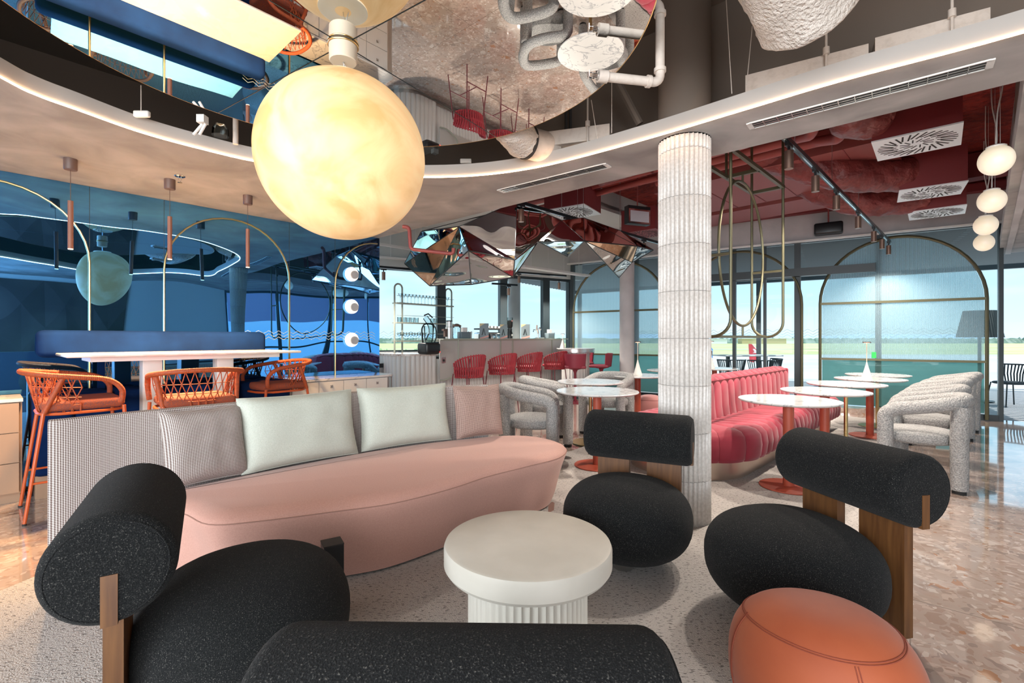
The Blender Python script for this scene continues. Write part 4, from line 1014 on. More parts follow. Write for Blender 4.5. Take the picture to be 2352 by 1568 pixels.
part('pane_joints', mb, M_frame, t, smooth=False)
part('hanger', MB().cyl((-1.0, 0, .012), (-1.0, 0, 1.0), .004, 6).cyl((.8, .7, .012), (.8, .7, 1.0), .004, 6).cyl((0, 1.2, .012), (0, 1.2, 1.0), .004, 6), M_steel, t)
gc = (792 - CX) / F * 2.38; gz = .935
t = thing('globe_pendant', 'huge glowing parchment globe lamp hung below the round ceiling mirror', 'pendant lamp', (MC.x, MC.y, ZM - .002))
part('canopy', MB().lathe([(0, -.085), (.062, -.085), (.066, -.080), (.068, 0), (0, 0)], n=48), M_cream, t)
part('canopy_ring', MB().tube([(.071 * math.cos(2 * PI * i / 40), .071 * math.sin(2 * PI * i / 40), -.006) for i in range(40)], .004, 8, closed=True), M_brass, t)
gcz = 2.16 - ZM   # centre of globe relative to canopy
part('globe', MB().lathe([(.4 * math.sin(PI * i / 56) if i not in (0, 56) else 0, gcz - .4 * math.cos(PI * i / 56)) for i in range(57)], n=96), M_globe, t, ang=80)
part('cap', MB().lathe([(.115, gcz + .375), (.118, gcz + .392), (.10, gcz + .398), (0, gcz + .398)], n=48), M_globe2, t)
part('cable', MB().tube([(0, 0, gcz + .39), (.004, 0, -.12), (0, 0, -.08)], .002, 6).tube([(.03, 0, gcz + .39), (.01, 0, -.10), (0, 0, -.085)], .003, 6), M_steel, t)
# ================================================================ BAR
def bpx(px, n): k = (px - CX) / F; Y = n / (-.744 * k + .668); return U.dot(Vector((k * Y, Y, 0)))
nb0 = 6.40; sb0 = bpx(1010, nb0); sb1 = bpx(1290, nb0)
def ribbed(P, depth=.016, pitch=.065, z0=0, z1=1):
    """rounded vertical ribs along a plan path"""
    pts = []; acc = 0; L_ = [0]
    for i in range(1, len(P)): L_.append(L_[-1] + (P[i] - P[i - 1]).length)
    tot = L_[-1]; n = max(1, round(tot / pitch)); m = n * 8; out = []
    for q in range(m + 1):
        d = tot * q / m; i = max(j for j in range(len(L_)) if L_[j] <= d + 1e-9); i = min(i, len(P) - 2); f = (d - L_[i]) / (L_[i + 1] - L_[i]); p = P[i].lerp(P[i + 1], f); dr = (P[i + 1] - P[i]).normalized()
        ph = (q % 8) / 8; out.append(p + Vector((dr.y, -dr.x, 0)) * depth * math.sin(PI * ph) ** .6 if ph else p)
    return out
# counter body: rounded left end then straight run below the grey panel
t = thing('bar_counter', 'bar counter faced with white fluted panels and topped with marble', 'bar counter')
sL = bpx(905, nb0 + .35)
path = [un(sL + .0, nb0 + 1.0)] + [un(sL + .42 - .42 * math.cos(PI / 2 * i / 8), nb0 + .52 - .42 * math.sin(PI / 2 * i / 8)) for i in range(9)] + [un(sb0 + .0, nb0 + .10)]
pr = ribbed(path, .020, .085)
part('fluted_panel', MB().add([p + Vector((0, 0, .08)) for p in pr] + [p + Vector((0, 0, .965)) for p in pr], [(i, i + 1, len(pr) + i + 1, len(pr) + i) for i in range(len(pr) - 1)]), M_fluted, t, ang=50)
path2 = [un(sb0, nb0 + .16), un(sb1 - .15, nb0 + .16), un(sb1 - .05, nb0 + .26), un(sb1 - .05, nb0 + .9)]
pr = ribbed(path2, .018, .075)
part('fluted_panel', MB().add([p + Vector((0, 0, .10)) for p in pr] + [p + Vector((0, 0, .90)) for p in pr], [(i, i + 1, len(pr) + i + 1, len(pr) + i) for i in range(len(pr) - 1)]), M_fluted, t, ang=50)
part('kick_plate', MB().prism([tuple(p)[:2] for p in [q - NN * (-.03) for q in path[:]] + [un(sb1 - .1, nb0 + .14), un(sb1 - .1, nb0 + 1.0)]], 0, .10), M_steel, t, smooth=False)
top = [un(sL - .02, nb0 + 1.0)] + [un(sL + .40 - .42 * math.cos(PI / 2 * i / 8), nb0 + .49 - .42 * math.sin(PI / 2 * i / 8)) for i in range(9)] + [un(sb0 + .02, nb0 + .07), un(sb0 + .02, nb0 + 1.0)]
part('marble_top', MB().prism([tuple(p)[:2] for p in top], .965, 1.0), M_marblebar, t, smooth=False)
part('work_top', uprism(MB(), sb0 + .02, sb1 - .05, nb0 + .22, nb0 + 1.0, .93, .96), M_steel, t, smooth=False)
# round end table of the bar
ec = Vector((1.36, 10.15, 0))
part('ledge_drum', MB().lathe([(.30, .08), (.30, .97)], c=ec, n=240, flute=flute(26, .06)), M_fluted, t, ang=60)
part('bar_ledge', MB().lathe([(0, .965), (.40, .965), (.40, 1.035), (0, 1.035)], c=ec, n=64), M_steel, t, ang=30)
part('ledge_marble', MB().lathe([(0, 1.035), (.405, 1.035), (.405, 1.05), (0, 1.05)], c=ec, n=64), M_marble, t, ang=30)
# grey panel screen with sage metal frame
t = thing('bar_screen', 'warm grey bar front screen in a thin sage metal frame', 'bar front')
part('panel', uprism(MB(), sb0 + .002, sb1, nb0 + .0, nb0 + .02, .55, 1.25), M_greypanel, t, smooth=False)
part('top_shelf', uprism(MB(), sb0, sb1 + .12, nb0 - .10, nb0 + .22, 1.24, 1.258), M_oliveframe, t, smooth=False)
fr = fillet([un(sb0 + .34, nb0 - .10, 1.24), un(sb0 + .34, nb0 - .10, .70), un(sb0 + .34 - .20, nb0 - .05, .54), un(sb0, nb0, .535)], .12, 6)
part('curved_edge', MB().tube(fr, .013, 8), M_oliveframe, t)
mb = MB()
for px in (1150, 1178, 1268): s = bpx(px, nb0 - .01); uprism(mb, s - .012, s + .012, nb0 - .02, nb0 - .001, .56, 1.24)
uprism(mb, sb0, sb1, nb0 - .02, nb0 - .001, 1.22, 1.24)
part('frame_bars', mb, M_oliveframe, t, smooth=False)
so_ = part('socket', uprism(MB(), bpx(1015, nb0 - .01), bpx(1024, nb0 - .01), nb0 - .008, nb0 - .0005, .83, .93), M_steel, t, smooth=False)
q_ = un(bpx(1019.5, nb0 - .01), nb0 - .009, .88)
MB().cyl(q_, q_ - NN * .004, .022, 20).build('socket_hole', M_dark, so_)

# stainless fridge at the end of the back bar
t = thing('undercounter_fridge', 'stainless steel fridge beside the fluted bar end with two red switches', 'fridge', un(4.24, 7.0), AU)
part('body', MB().box((0, .3, .42), (.62, .55, .84)), M_steel, t, smooth=False)
part('control_strip', MB().box((0, .02, .80), (.60, .01, .07)), M_black, t, smooth=False)
for xx in (.08, .17): part('switch', MB().box((xx, .012, .80), (.045, .012, .025)), M_redlight, t, smooth=False)

# woven crimson bar stools
def bar_stool():
    t = thing('bar_stool', 'x', 'bar stool', (0, 0, 0), 0, 'crimson woven bar stools along the bar'); zs = .72
    part('seat', MB().grid(pebble(0, .0, zs, .225, .215, .035, 28, 12, .6), 28, 12, closeu=True), M_redrope, t, ang=80)
    def sh(u, z):
        a = PI * .98 + PI * 1.04 * u
        k = max(0, z - .64) / .36; r = .235 + .055 * k ** .8
        return Vector((r * 1.02 * math.cos(a), r * math.sin(a) + .02, z))
    def zt(u): return .83 + .17 * math.sin(PI * min(1, max(0, u))) ** .6
    mb = MB(); n = 22
    for i in range(n):
        u = (i + .5) / n; w = .30 / n
        for z0, z1, du in ((.655, .80, 0.0), (.79, None, .35 / n)):
            z1 = z1 or zt(u)
            a0, a1 = sh(u - w + du, z0), sh(u + w + du, z0); b0, b1 = sh(u - w - du * .4, z1), sh(u + w - du * .4, z1)
            pts = [(a0.lerp(a1, .5)).lerp(b0.lerp(b1, .5), k / 4) for k in range(5)]
            mb.tube(pts, .0165, 8, flat=.75, round_ends=True)
    part('strap_shell', mb, M_redrope, t, ang=70)
    part('top_rail', MB().tube([sh(i / 24, zt(i / 24) - .004) for i in range(25)], .010, 8), M_redrope, t)
    part('lower_rail', MB().tube([sh(i / 24, .66) for i in range(25)], .010, 8), M_redrope, t)
    for sx_, sy_ in ((-1, 1), (1, 1), (-1, -1), (1, -1)):
        part('leg', MB().tube([(sx_ * .17, sy_ * .16, .70), (sx_ * .225, sy_ * .22, 0)], .010, 8, r2=.008), M_redmetal, t)
    part('back_support', MB().tube([(-.16, -.17, .68), (-.17, -.23, .95)], .009, 8).tube([(.16, -.17, .68), (.17, -.23, .95)], .009, 8), M_redmetal, t)
    part('footrest', MB().tube([(-.207, .20, .25), (.207, .20, .25)], .008, 8).tube([(-.207, -.20, .25), (.207, -.20, .25)], .008, 8).tube([(0, -.20, .25), (0, .20, .25)], .008, 8), M_redmetal, t)
    return t
bs = bar_stool()
sp = [(1075, 7.55, 'first crimson woven bar stool, beside the curved sage frame edge'), (1150, 8.25, 'second crimson woven bar stool, below the first menu card'),
      (1212, 8.95, 'third crimson woven bar stool, below the coffee grinder'), (1271, 9.60, 'fourth crimson woven bar stool, next to the burgundy swivel stools')]
for i, (px, Y, lab) in enumerate(sp):
    p = ((px - CX) / F * Y, Y, 0)
    if i == 0: bs.location = p; bs.rotation_euler = (0, 0, face_rot(NN)); bs['label'] = lab
    else: dup(bs, lab, p, face_rot(NN))
def swivel(label, px, Y, d):
    t = thing('swivel_stool', label, 'bar stool', ((px - CX) / F * Y, Y, 0), face_rot(d), 'burgundy swivel stools at the round bar end')
    part('seat', MB().rbox((0, .03, .70), (.42, .40, .06), .025, seg=3), M_burg, t)
    mb = MB()
    def f(u, v):
        a = PI * 1.18 + PI * .64 * u; z = .69 + v * .27; r = .225 + .03 * v; return (r * math.cos(a) * 1.0, r * math.sin(a) + .02, z)
    def g(u, v):
        a = PI * 1.18 + PI * .64 * u; z = .69 + v * .27; r = .195 + .03 * v; return (r * math.cos(a) * 1.0, r * math.sin(a) + .02, z)
    mb.grid(f, 16, 4); mb.grid(g, 16, 4, flip=True); mb.grid(lambda u, v: Vector(f(u, 1)).lerp(Vector(g(u, 1)), v), 16, 1); mb.grid(lambda u, v: Vector(g(0, u)).lerp(Vector(f(0, u)), v), 4, 1); mb.grid(lambda u, v: Vector(f(1, u)).lerp(Vector(g(1, u)), v), 4, 1)
    part('backrest', mb, M_burg, t, ang=60)
    part('pedestal', MB().lathe([(.0, .0), (.23, .0), (.23, .012), (.028, .03), (.025, .58), (.05, .64), (.16, .672), (0, .672)], n=32), M_burg, t)
    return t
swivel('burgundy swivel stool right of the crimson woven stools, seen from behind', 1321, 9.35, (.1, 1))
swivel('burgundy swivel stool turned sideways beside the round bar end', 1381, 9.7, (-1, .3))
swivel('burgundy swivel stool whose top peeks above the round bar end', 1342, 10.75, (-.2, -1))

# things on the bar: blender, machines, menus
zt_ = 1.26
def onbar(px, dn=.06): s = bpx(px, nb0 + dn); return un(s, nb0 + dn, zt_)
t = thing('blender', 'black bar blender with tall clear sound cover on the marble bar end', 'blender', at(985, 800, 7.72).xy.to_3d() + Vector((0, 0, 1.0)), AU)
part('motor_base', MB().rbox((0, 0, .10), (.30, .27, .20), .05, seg=4), M_black, t)
part('control_light', MB().box((.12, -.137, .04), (.012, .006, .012)), M_redlight, t, smooth=False)
part('cover_frame', MB().tube(fillet([(-.12, 0, .18), (-.13, .02, .42), (-.05, .05, .50), (.10, .04, .50), (.11, .0, .44)], .05), .013, 8), M_black, t)
part('clear_cover', MB().tube(fillet([(-.07, .0, .60), (.04, -.02, .46), (.06, -.04, .34), (.0, -.04, .22)], .05), .075, 20, rfn=lambda u, r: r * (.6 + .5 * u)), M_glassware, t)
part('jug', MB().lathe([(.055, .20), (.075, .28), (.085, .45), (.08, .46)], n=32), M_glassware, t)
part('lid_latch', MB().tube([(-.10, -.01, .63), (-.02, -.01, .66), (.06, -.02, .60)], .012, 8), M_black, t)
def menu(label, px, h=.20, w=.105):
    t = thing('menu_card', label, 'menu card', onbar(px, .10), .18)
    part('card', MB().box((0, 0, h / 2), (w, .012, h)), M_menu, t, smooth=False)
    part('coral_band', MB().prism([(-w / 2, .012), (w / 2, .062), (w / 2, .030), (-w * .1, .0), (-w / 2, .0)], -.0075, -.0065, M=Matrix(((1, 0, 0), (0, 0, 1), (0, 1, 0))).to_4x4()), M_menupink, t, smooth=False)
    part('ochre_corner', MB().prism([(-w / 2, h), (w * .1, h), (-w / 2, h * .78)], -.0075, -.0065, M=Matrix(((1, 0, 0), (0, 0, 1), (0, 1, 0))).to_4x4()), M_menuyel, t, smooth=False)
    part('letter_shape', MB().prism([(-w * .30, h * .22), (-w * .12, h * .66), (0, h * .66), (w * .18, h * .22), (w * .06, h * .22), (-w * .02, h * .50), (-w * .16, h * .22)], -.0077, -.0066, M=Matrix(((1, 0, 0), (0, 0, 1), (0, 1, 0))).to_4x4()), M_frame, t, smooth=False)
menu('slate grey menu card left of the espresso machine', 1112, .29, .175); menu('slate grey menu card between the espresso machine and the coffee grinder', 1157, .28, .15); menu('slate grey menu card beside the beer tap', 1207, .30, .19)
def caddy(label, px, w=.24):
    t = thing('napkin_caddy', label, 'napkin holder', onbar(px, .05), AU)
    part('box', MB().rbox((0, 0, .06), (w, .12, .12), .012), mat('slate_plastic', (.13, .18, .21), .4) if 'slate_plastic' not in MATS else MATS['slate_plastic'], t)
    part('napkins', MB().box((0, 0, .14), (w * .45, .06, .12)), M_white, t, smooth=False)
    part('straw_cup', MB().lathe([(.035, 0), (.04, .13), (.036, .13)], c=(w * .62, 0, 0), n=20), M_steel, t)
caddy('slate napkin holder beside the glass tea dispenser', 1066); caddy('slate napkin holder at the far end of the bar shelf', 1262, .22)
t = thing('juicer', 'steel juicer with grey spout next to the bar blender', 'juicer', onbar(1028, .10), AU)
part('body', MB().lathe([(.07, 0), (.07, .20), (.055, .21), (.055, .30), (0, .30)], c=(.04, 0, 0), n=32), M_steel, t)
part('spout', MB().box((-.05, 0, .10), (.05, .05, .14)).box((-.07, 0, .15), (.08, .06, .03)), M_brown, t)
part('lid', MB().lathe([(.058, .30), (.058, .32), (0, .325)], c=(.04, 0, 0), n=32), M_black, t)
t = thing('drink_dispenser', 'clear glass dispenser with dark lid behind the napkin holder', 'dispenser', onbar(1049, .22), AU)
part('jar', MB().lathe([(.08, 0), (.085, .05), (.085, .20), (.07, .22)], n=32), M_glassware, t)
part('lid', MB().lathe([(.09, .22), (.085, .24), (.03, .27), (0, .275)], n=32), M_brown, t)
t = thing('espresso_machine', 'chrome espresso machine partly hidden by the menu cards', 'coffee machine', onbar(1132, .75) - Vector((0, 0, .30)), AU)
part('body', MB().rbox((0, 0, .30), (.80, .40, .26), .04), M_chrome, t); part('cup_tray', MB().rbox((0, 0, .50), (.78, .38, .03), .01), M_black, t)
part('base', MB().rbox((0, 0, .08), (.74, .40, .16), .02), M_black, t)
mb = MB()
for xx in (-.2, .1, .3): mb.cyl((xx, -.24, .2), (xx, -.24, .12), .035, 16)
part('group_heads', mb, M_chrome, t)
part('steam_wand', MB().tube([(-.38, -.2, .36), (-.43, -.26, .30), (-.42, -.28, .12)], .008, 8), M_chrome, t)
mb = MB(); Rr = random.Random(5)
for i in range(8):
    c = thing('coffee_cup', '%s espresso cup on the espresso machine, %s in the row' % ('chrome' if i % 2 else 'white', 'first second third fourth fifth sixth seventh eighth'.split()[i]), 'cup', onbar(1120 + i * 4.2, .75) + Vector((0, 0, .216)), 0, 'espresso cups on the machine')
    part('bowl', MB().lathe([(.018, 0), (.030, .012), (.034, .05), (.031, .05), (.026, .012), (0, .010)], n=16), M_chrome if i % 2 else M_white, c)
t = thing('coffee_grinder', 'black coffee grinder with clear bean hopper beside the concrete pillar', 'coffee grinder', onbar(1171, .18), AU)
part('body', MB().lathe([(.06, 0), (.062, .10), (.045, .15), (.05, .20), (0, .20)], n=24), M_black, t)
part('hopper', MB().lathe([(.035, .20), (.06, .25), (.062, .43), (.055, .43)], n=24), M_glassware, t)
part('beans', MB().lathe([(0, .21), (.035, .21), (.055, .25), (.056, .37), (0, .37)], n=24), M_dark, t); part('badge', MB().cyl((0, -.060, .07), (0, -.064, .07), .022, 16), M_white, t); part('hopper_badge', MB().cyl((.0, -.061, .36), (0, -.065, .36), .018, 16), M_menupink, t)
t = thing('beer_tap', 'chrome beer tap with side knobs on the bar shelf', 'beer tap', onbar(1236, .12), AU)
part('column', MB().tube(fillet([(0, 0, 0), (0, 0, .14), (-.05, 0, .22)], .05), .022, 12), M_chrome, t)
part('spout', MB().tube([(-.05, 0, .18), (-.16, 0, .19), (-.17, 0, .14)], .011, 8), M_chrome, t); part('handle', MB().cyl((-.05, 0, .20), (-.04, 0, .29), .014, 10), M_brown, t)
part('knob', MB().grid(pebble(.06, 0, .21, .035, .03, .035), 16, 10, closeu=True), M_chrome, t); part('drip_tray', MB().box((.06, 0, .012), (.20, .10, .024)), M_steel, t, smooth=False)
cone_lamp('white cone lamp on the round bar end', ec.x - .28, ec.y - .05, .22).location.z = 1.05

ORD = 'first second third fourth fifth sixth seventh eighth ninth tenth eleventh twelfth thirteenth fourteenth fifteenth'.split()
# glass rack behind the bar
r0 = at(915, 780, 9.0); r1 = at(1030, 780, 9.0 * 1.10)
rd = (r1 - r0); rd.z = 0; rl = rd.length; ra = math.atan2(rd.y, rd.x)
t = thing('glass_rack', 'arched sage metal rack with glass shelves of stemware behind the bar', 'glass rack', (r0.x, r0.y, 0), ra)
for xx in (0, rl):
    part('arched_end', MB().tube([(xx - .085, 0, 0), (xx - .085, 0, 2.21)] + [(xx - .085 * math.cos(PI * i / 12), 0, 2.21 + .085 * math.sin(PI * i / 12)) for i in range(1, 12)] + [(xx + .085, 0, 2.21), (xx + .085, 0, 0)], .017, 10), M_oliveframe, t)
shz = [1.10, 1.43, 1.79, 2.0]
shz = [H + (HY - y) / F * 9.2 for y in (783, 742, 698)]
for z_ in shz: part('shelf', MB().box((rl / 2, .0, z_), (rl + .17, .15, .025)), M_oliveframe, t, smooth=False)
mb = MB()
for z_ in shz: mb.cyl((-.085, -.075, z_ + .14), (rl + .085, -.075, z_ + .14), .004, 6)
part('guard_rails', mb, M_oliveframe, t)
Mr = Matrix.Translation((r0.x, r0.y, 0)) @ Matrix.Rotation(ra, 4, 'Z')
def glass_row(name, lab, grp, prof, zz, xs, ys=(0,)):
    first = None; k_ = 0
    for y_ in ys:
        for x_ in xs:
            p = Mr @ Vector((x_, y_, zz))
            if first is None:
                first = MB().lathe(prof, n=14).build(name, M_glassware, None, ang=60); props(first, lab, 'glass', grp); first.location = p; o = first
            else: o = first.copy(); S.collection.objects.link(o); o.location = p
            o['label'] = lab + ', ' + ORD[k_] + ' from the blue mirror end'; k_ += 1
glass_row('martini_glass', 'stemmed glass on the top rack shelf', 'stemmed glasses on the top rack shelf', [(.035, 0), (.005, .008), (.004, .09), (.045, .17), (.043, .17)], shz[2] + .014, [.03 + i * .082 for i in range(15)], (-.02,))
glass_row('tumbler', 'low tumbler on the middle rack shelf', 'tumblers on the middle rack shelf', [(0, .003), (.036, .0), (.040, .095), (.037, .095), (.034, .008)], shz[1] + .014, [.02, .12, .22, .32, .42, .80, .90], (0,))
glass_row('wine_glass', 'small stemmed glass on the low rack shelf', 'stemmed glasses on the lower rack shelf', [(.030, 0), (.005, .008), (.004, .07), (.034, .10), (.036, .15), (.034, .15)], shz[0] + .014, [.02 + i * .065 for i in range(10)], (0,))
# ================================================================ CEILING SERVICES
def slot_vent(label, A, B, w=.085, ncell=1, side=None):
    A = Vector(A); B = Vector(B); d = (B - A).normalized(); L_ = (B - A).length; mid = (A + B) / 2
    t = thing('slot_vent', label, 'ceiling vent', mid, math.atan2(d.y, d.x))
    part('frame', MB().box((0, w / 2, -.004), (L_, .008, .008)).box((0, -w / 2, -.004), (L_, .008, .008)).box((L_ / 2, 0, -.004), (.03, w, .008)).box((-L_ / 2, 0, -.004), (.03, w, .008)), M_white, t, smooth=False)
    part('dark_gap', MB().box((0, 0, -.0015), (L_ - .02, w - .008, .003)), M_dark, t, smooth=False)
    part('louvre', MB().box((0, w / 6, -.005), (L_ - .03, .007, .006)).box((0, -w / 6, -.005), (L_ - .03, .007, .006)), M_steel, t, smooth=False)
    mb = MB()
    for i in range(1, ncell): mb.box((-L_ / 2 + L_ * i / ncell, 0, -.005), (.004, w, .006))
    if ncell > 1: part('divider', mb, M_steel, t, smooth=False)
    return t
z_ = ZC - .002
slot_vent('short black slot air vent in the grey ceiling left of the fluted column', onz(1152, 438, z_), onz(1394, 379, z_), .10, 6)
slot_vent('long black slot air vent in the grey ceiling right of the fluted column', onz(1724, 288, z_), onz(2274, 145, z_), .095, 14)
t = thing('sprinkler', 'small chrome sprinkler head in the ceiling by the middle tube pendant', 'sprinkler', onz(413, 405, ZC - .003))
part('rose', MB().lathe([(0, -.006), (.035, -.004), (.04, 0)], n=24), M_chrome, t)
part('head', MB().tube([(-.012, 0, -.006), (-.014, 0, -.035), (0, 0, -.05), (.014, 0, -.035), (.012, 0, -.006)], .003, 6).lathe([(0, -.052), (.017, -.052), (.017, -.05), (0, -.05)], n=16), M_chrome, t)

# sprinkler pipe under the mirror edge
e1 = at(1352, 172, 2.417); e2 = at(1516, 190, 2.49)
t = thing('sprinkler_pipe', 'painted sprinkler pipe with elbow reaching under the round mirror edge', 'pipe')
up = e2 + Vector((0, 0, .42)); back = up + Vector((-.25, .25, .12))
part('pipe', MB().tube(fillet([e1 + (e2 - e1).normalized() * .05, e2, up, back], .045, 6), .0235, 16), M_pipe, t)
for p, q in ((e2 + (e1 - e2).normalized() * .055, e2 + (e1 - e2).normalized() * .075), (e2 + Vector((0, 0, .055)), e2 + Vector((0, 0, .075))), (up - Vector((0, 0, .07)), up - Vector((0, 0, .05))), (e1 + (e2 - e1).normalized() * .05, e1 + (e2 - e1).normalized() * .10)): part('coupling', MB().cyl(p, q, .031, 16), M_pipe, t)
dd = (e1 - e2).normalized()
part('sprinkler_head', MB().cyl(e1 - dd * .05, e1 - dd * .02, .014, 12).tube([e1 - dd * .03 + Vector((0, 0, .014)), e1 - dd * .002 + Vector((0, 0, .012)), e1], .003, 6).tube([e1 - dd * .03 - Vector((0, 0, .014)), e1 - dd * .002 - Vector((0, 0, .012)), e1], .003, 6).box(e1, (.004, .04, .03)), M_chrome, t)

# crinkled white ducts
def duct(name, label, path, r, m, crumple=.06, seg=60, n=48, sx=1.0, seedv=0.0, capend=True):
    P = catmull(path, 10); tot = len(P)
    t = thing(name, label, 'air duct')
    mb = MB(); mb.tube(P, r, n, rfn=lambda u, rr: rr * (1 if not capend else min(1, .55 + .45 * math.sin(min(1, (1 - u) / .10) * PI / 2))), flat=sx)
    for i, v in enumerate(mb.v):
        k = noise.noise(v * 7 + Vector((seedv, 0, 0))) + .6 * noise.noise(v * 19) + .35 * noise.noise(v * 41)
        c = P[min(tot - 1, i // n)]; d = (v - c); 
        if d.length > 1e-5: mb.v[i] = v + d.normalized() * k * crumple
    part('foil_sleeve', mb, m, t, ang=80)
    return t
duct('flexible_duct', 'big crinkled white flexible duct hanging in the oval ceiling opening', [(.62, 1.45, 3.16), (.92, 1.78, 3.06), (1.16, 2.04, 2.95), (1.34, 2.20, 2.855), (1.44, 2.29, 2.79)], .215, M_whiteduct, .011)
t = duct('flexible_duct', 'small crinkled grey white duct end below the round mirror rim', [(-.20, 3.30, 3.0), (-.10, 3.42, 2.92), (.0, 3.56, 2.84), (.07, 3.66, 2.80), (.10, 3.70, 2.79)], .135, M_whiteduct, .012, seedv=5, capend=False)
part('metal_sleeve', MB().cyl((.10, 3.70, 2.79), (.32, 3.86, 2.80), .12, 32), M_pipe, t)
part('collar', MB().cyl((.10, 3.695, 2.79), (.125, 3.715, 2.79), .130, 32), M_dark, t)
# white board boxes behind the opening
def board(label, px0, px1, y0, y1, Y0, Y1, zt):
    a = at(px0, y0, Y0); b = at(px1, y1, Y1); d = b - a; d.z = 0; L_ = d.length
    t = thing('cable_tray_box', label, 'ceiling box', ((a.x + b.x) / 2, (a.y + b.y) / 2, 2.78), math.atan2(d.y, d.x))
    part('box', MB().box((0, .09, zt / 2), (L_, .18, zt)), M_pipe, t, smooth=False)
    rod = part('hanger_rod', MB().cyl((L_ * .18, -.02, -.03), (L_ * .18, -.02, .95), .007, 8), M_pipe, t); MB().cyl((L_ * .18, -.02, zt - .01), (L_ * .18, -.02, zt + .03), .018, 12).build('clamp', M_pipe, rod)
board('cracked white board box behind the ceiling edge, right of the pillar', 1712, 1995, 170, 95, 3.05, 2.72, .17)
board('cracked white board box behind the ceiling edge at the right end of the light line', 2010, 2275, 95, 0, 2.70, 2.45, .19)
board('white board box beyond the round mirror rim near the small duct', 1250, 1400, 320, 290, 3.75, 3.60, .11)
# studs, struts and cables in the dark plenum
def stud(px, Y, w=.05): props(MB().box(((px - CX) / F * Y, Y, 3.24), (w, .05, .98)).build('wall_stud', M_dark, smooth=False), 'dark steel stud in the ceiling, %s' % {1470: 'left one of the pair beside the pillar', 1482: 'right one of the pair beside the pillar', 1660: 'right of the taupe pillar', 1310: 'beyond the mirror rim above the white box', 1300: 'slim one near the small duct'}[px], 'steel stud')
for px, Y in ((1470, 4.0), (1482, 4.0), (1660, 3.75), (1310, 4.3), (1300, 4.3)): stud(px, Y, .02)
t = thing('diagonal_strut', 'taupe diagonal strut in the ceiling void left of the pillar', 'strut'); part('bar', MB().cyl(at(1420, 190, 3.7), at(1470, 285, 3.7), .03, 8), M_taupe, t)
for k, (p, q, lab) in enumerate((((1405, 190, 3.3), (1405, 305, 3.3), 'thin suspension wire left of the diagonal strut'), ((1668, 0, 2.9), (1681, 215, 2.9), 'thin suspension wire just right of the taupe pillar'), ((1358, 230, 3.4), (1372, 318, 3.4), 'slanted thin cable above the small white box'),
                                  ((1728, 60, 2.9), (1715, 195, 2.9), 'thin slanted suspension wire before the cracked white box'), ((324, 196, 3.0), (324, 255, 3.0), 'thin wire below the mirror rim on the left'))):
    props(MB().cyl(at(*p), at(*q), .0025, 6).build('suspension_wire', M_pipe), lab, 'wire')
t = thing('ceiling_floodlight', 'small white floodlight bracket standing behind the ceiling edge on the left', 'floodlight', at(465, 285, 3.15))
part('box', MB().box((0, 0, .03), (.05, .05, .05)), M_white, t, smooth=False); part('arm', MB().cyl((0, 0, 0), (-.06, 0, -.07), .009, 8).cyl((.02, 0, 0), (-.02, 0, -.07), .009, 8), M_white, t)
t = thing('glass_dome', 'clear glass dome lamp behind the ceiling edge left of the globe', 'dome lamp', at(506, 312, 3.45)); part('dome', MB().lathe([(.055, 0), (.052, .05), (.03, .085), (0, .09)], n=24), M_glassware, t)
for (px, py, Y, lab) in ((326, 262, 3.1, 'little white junction box behind the ceiling edge, third from the left end'), (1070, 370, 4.2, 'little white junction box behind the ceiling edge near the small duct')):
    t = thing('junction_box', lab, 'junction box', at(px, py, Y)); part('case', MB().rbox((0, 0, 0), (.10, .03, .04), .008), M_white, t)
pp = thing('void_pipe', 'pale pipe stub standing behind the ceiling edge beside the globe', 'pipe', at(541, 300, 3.5)); part('pipe', MB().cyl((0, 0, -.1), (0, 0, .3), .018, 12), M_pipe, pp)

# ---------------------------------------------------------------- red zone: diffuser boxes, ducts, pipes
def swirl(label, corners, hbox, col_m=None, zz=3.01, mbox=None):
    C_ = [onz(a, b, zz) for a, b in corners]; c = sum(C_, Vector()) / 4; d = (C_[1] - C_[0]); rz = math.atan2(d.y, d.x); w = .60
    t = thing('air_diffuser', label, 'air diffuser', c, rz, 'red boxed ceiling air diffusers')
    part('plenum_box', MB().box((0, 0, hbox / 2 + .012), (w - .01, w - .01, hbox)), mbox or M_red, t, smooth=False)
    part('face_plate', MB().box((0, 0, .005), (w, w, .012)), col_m or M_diff, t, smooth=False)
    mb = MB()
    for i in range(32):
        a = 2 * PI * i / 32; r0, r1 = (.14, .275) if i % 2 == 0 else (.165, .275); off = .045
        p0 = Vector((r0 * math.cos(a), r0 * math.sin(a), 0)); p1 = Vector((r1 * math.cos(a + .28), r1 * math.sin(a + .28), 0)); m_ = (p0 + p1) / 2; dv = p1 - p0
        mb.box((m_.x, m_.y, -.0015), (dv.length, .013, .003), Matrix.Rotation(math.atan2(dv.y, dv.x), 3, 'Z'))
    for i in range(12):
        a = 2 * PI * i / 12; p0 = Vector((.05 * math.cos(a), .05 * math.sin(a), 0)); p1 = Vector((.12 * math.cos(a + .35), .12 * math.sin(a + .35), 0)); m_ = (p0 + p1) / 2; dv = p1 - p0
        mb.box((m_.x, m_.y, -.0015), (dv.length, .010, .003), Matrix.Rotation(math.atan2(dv.y, dv.x), 3, 'Z'))
    part('swirl_slots', mb, M_dark, t, smooth=False)
    return t
swirl('white swirl air diffuser in a tall red box, the one largest and nearest the camera', [(2000, 328), (2206, 282.6), (2208, 333), (2022, 368)], .42)
swirl('white swirl air diffuser in a red box, middle of the row by the globe pendants', [(2056, 440), (2214, 417), (2214, 444), (2071, 464)], .42)
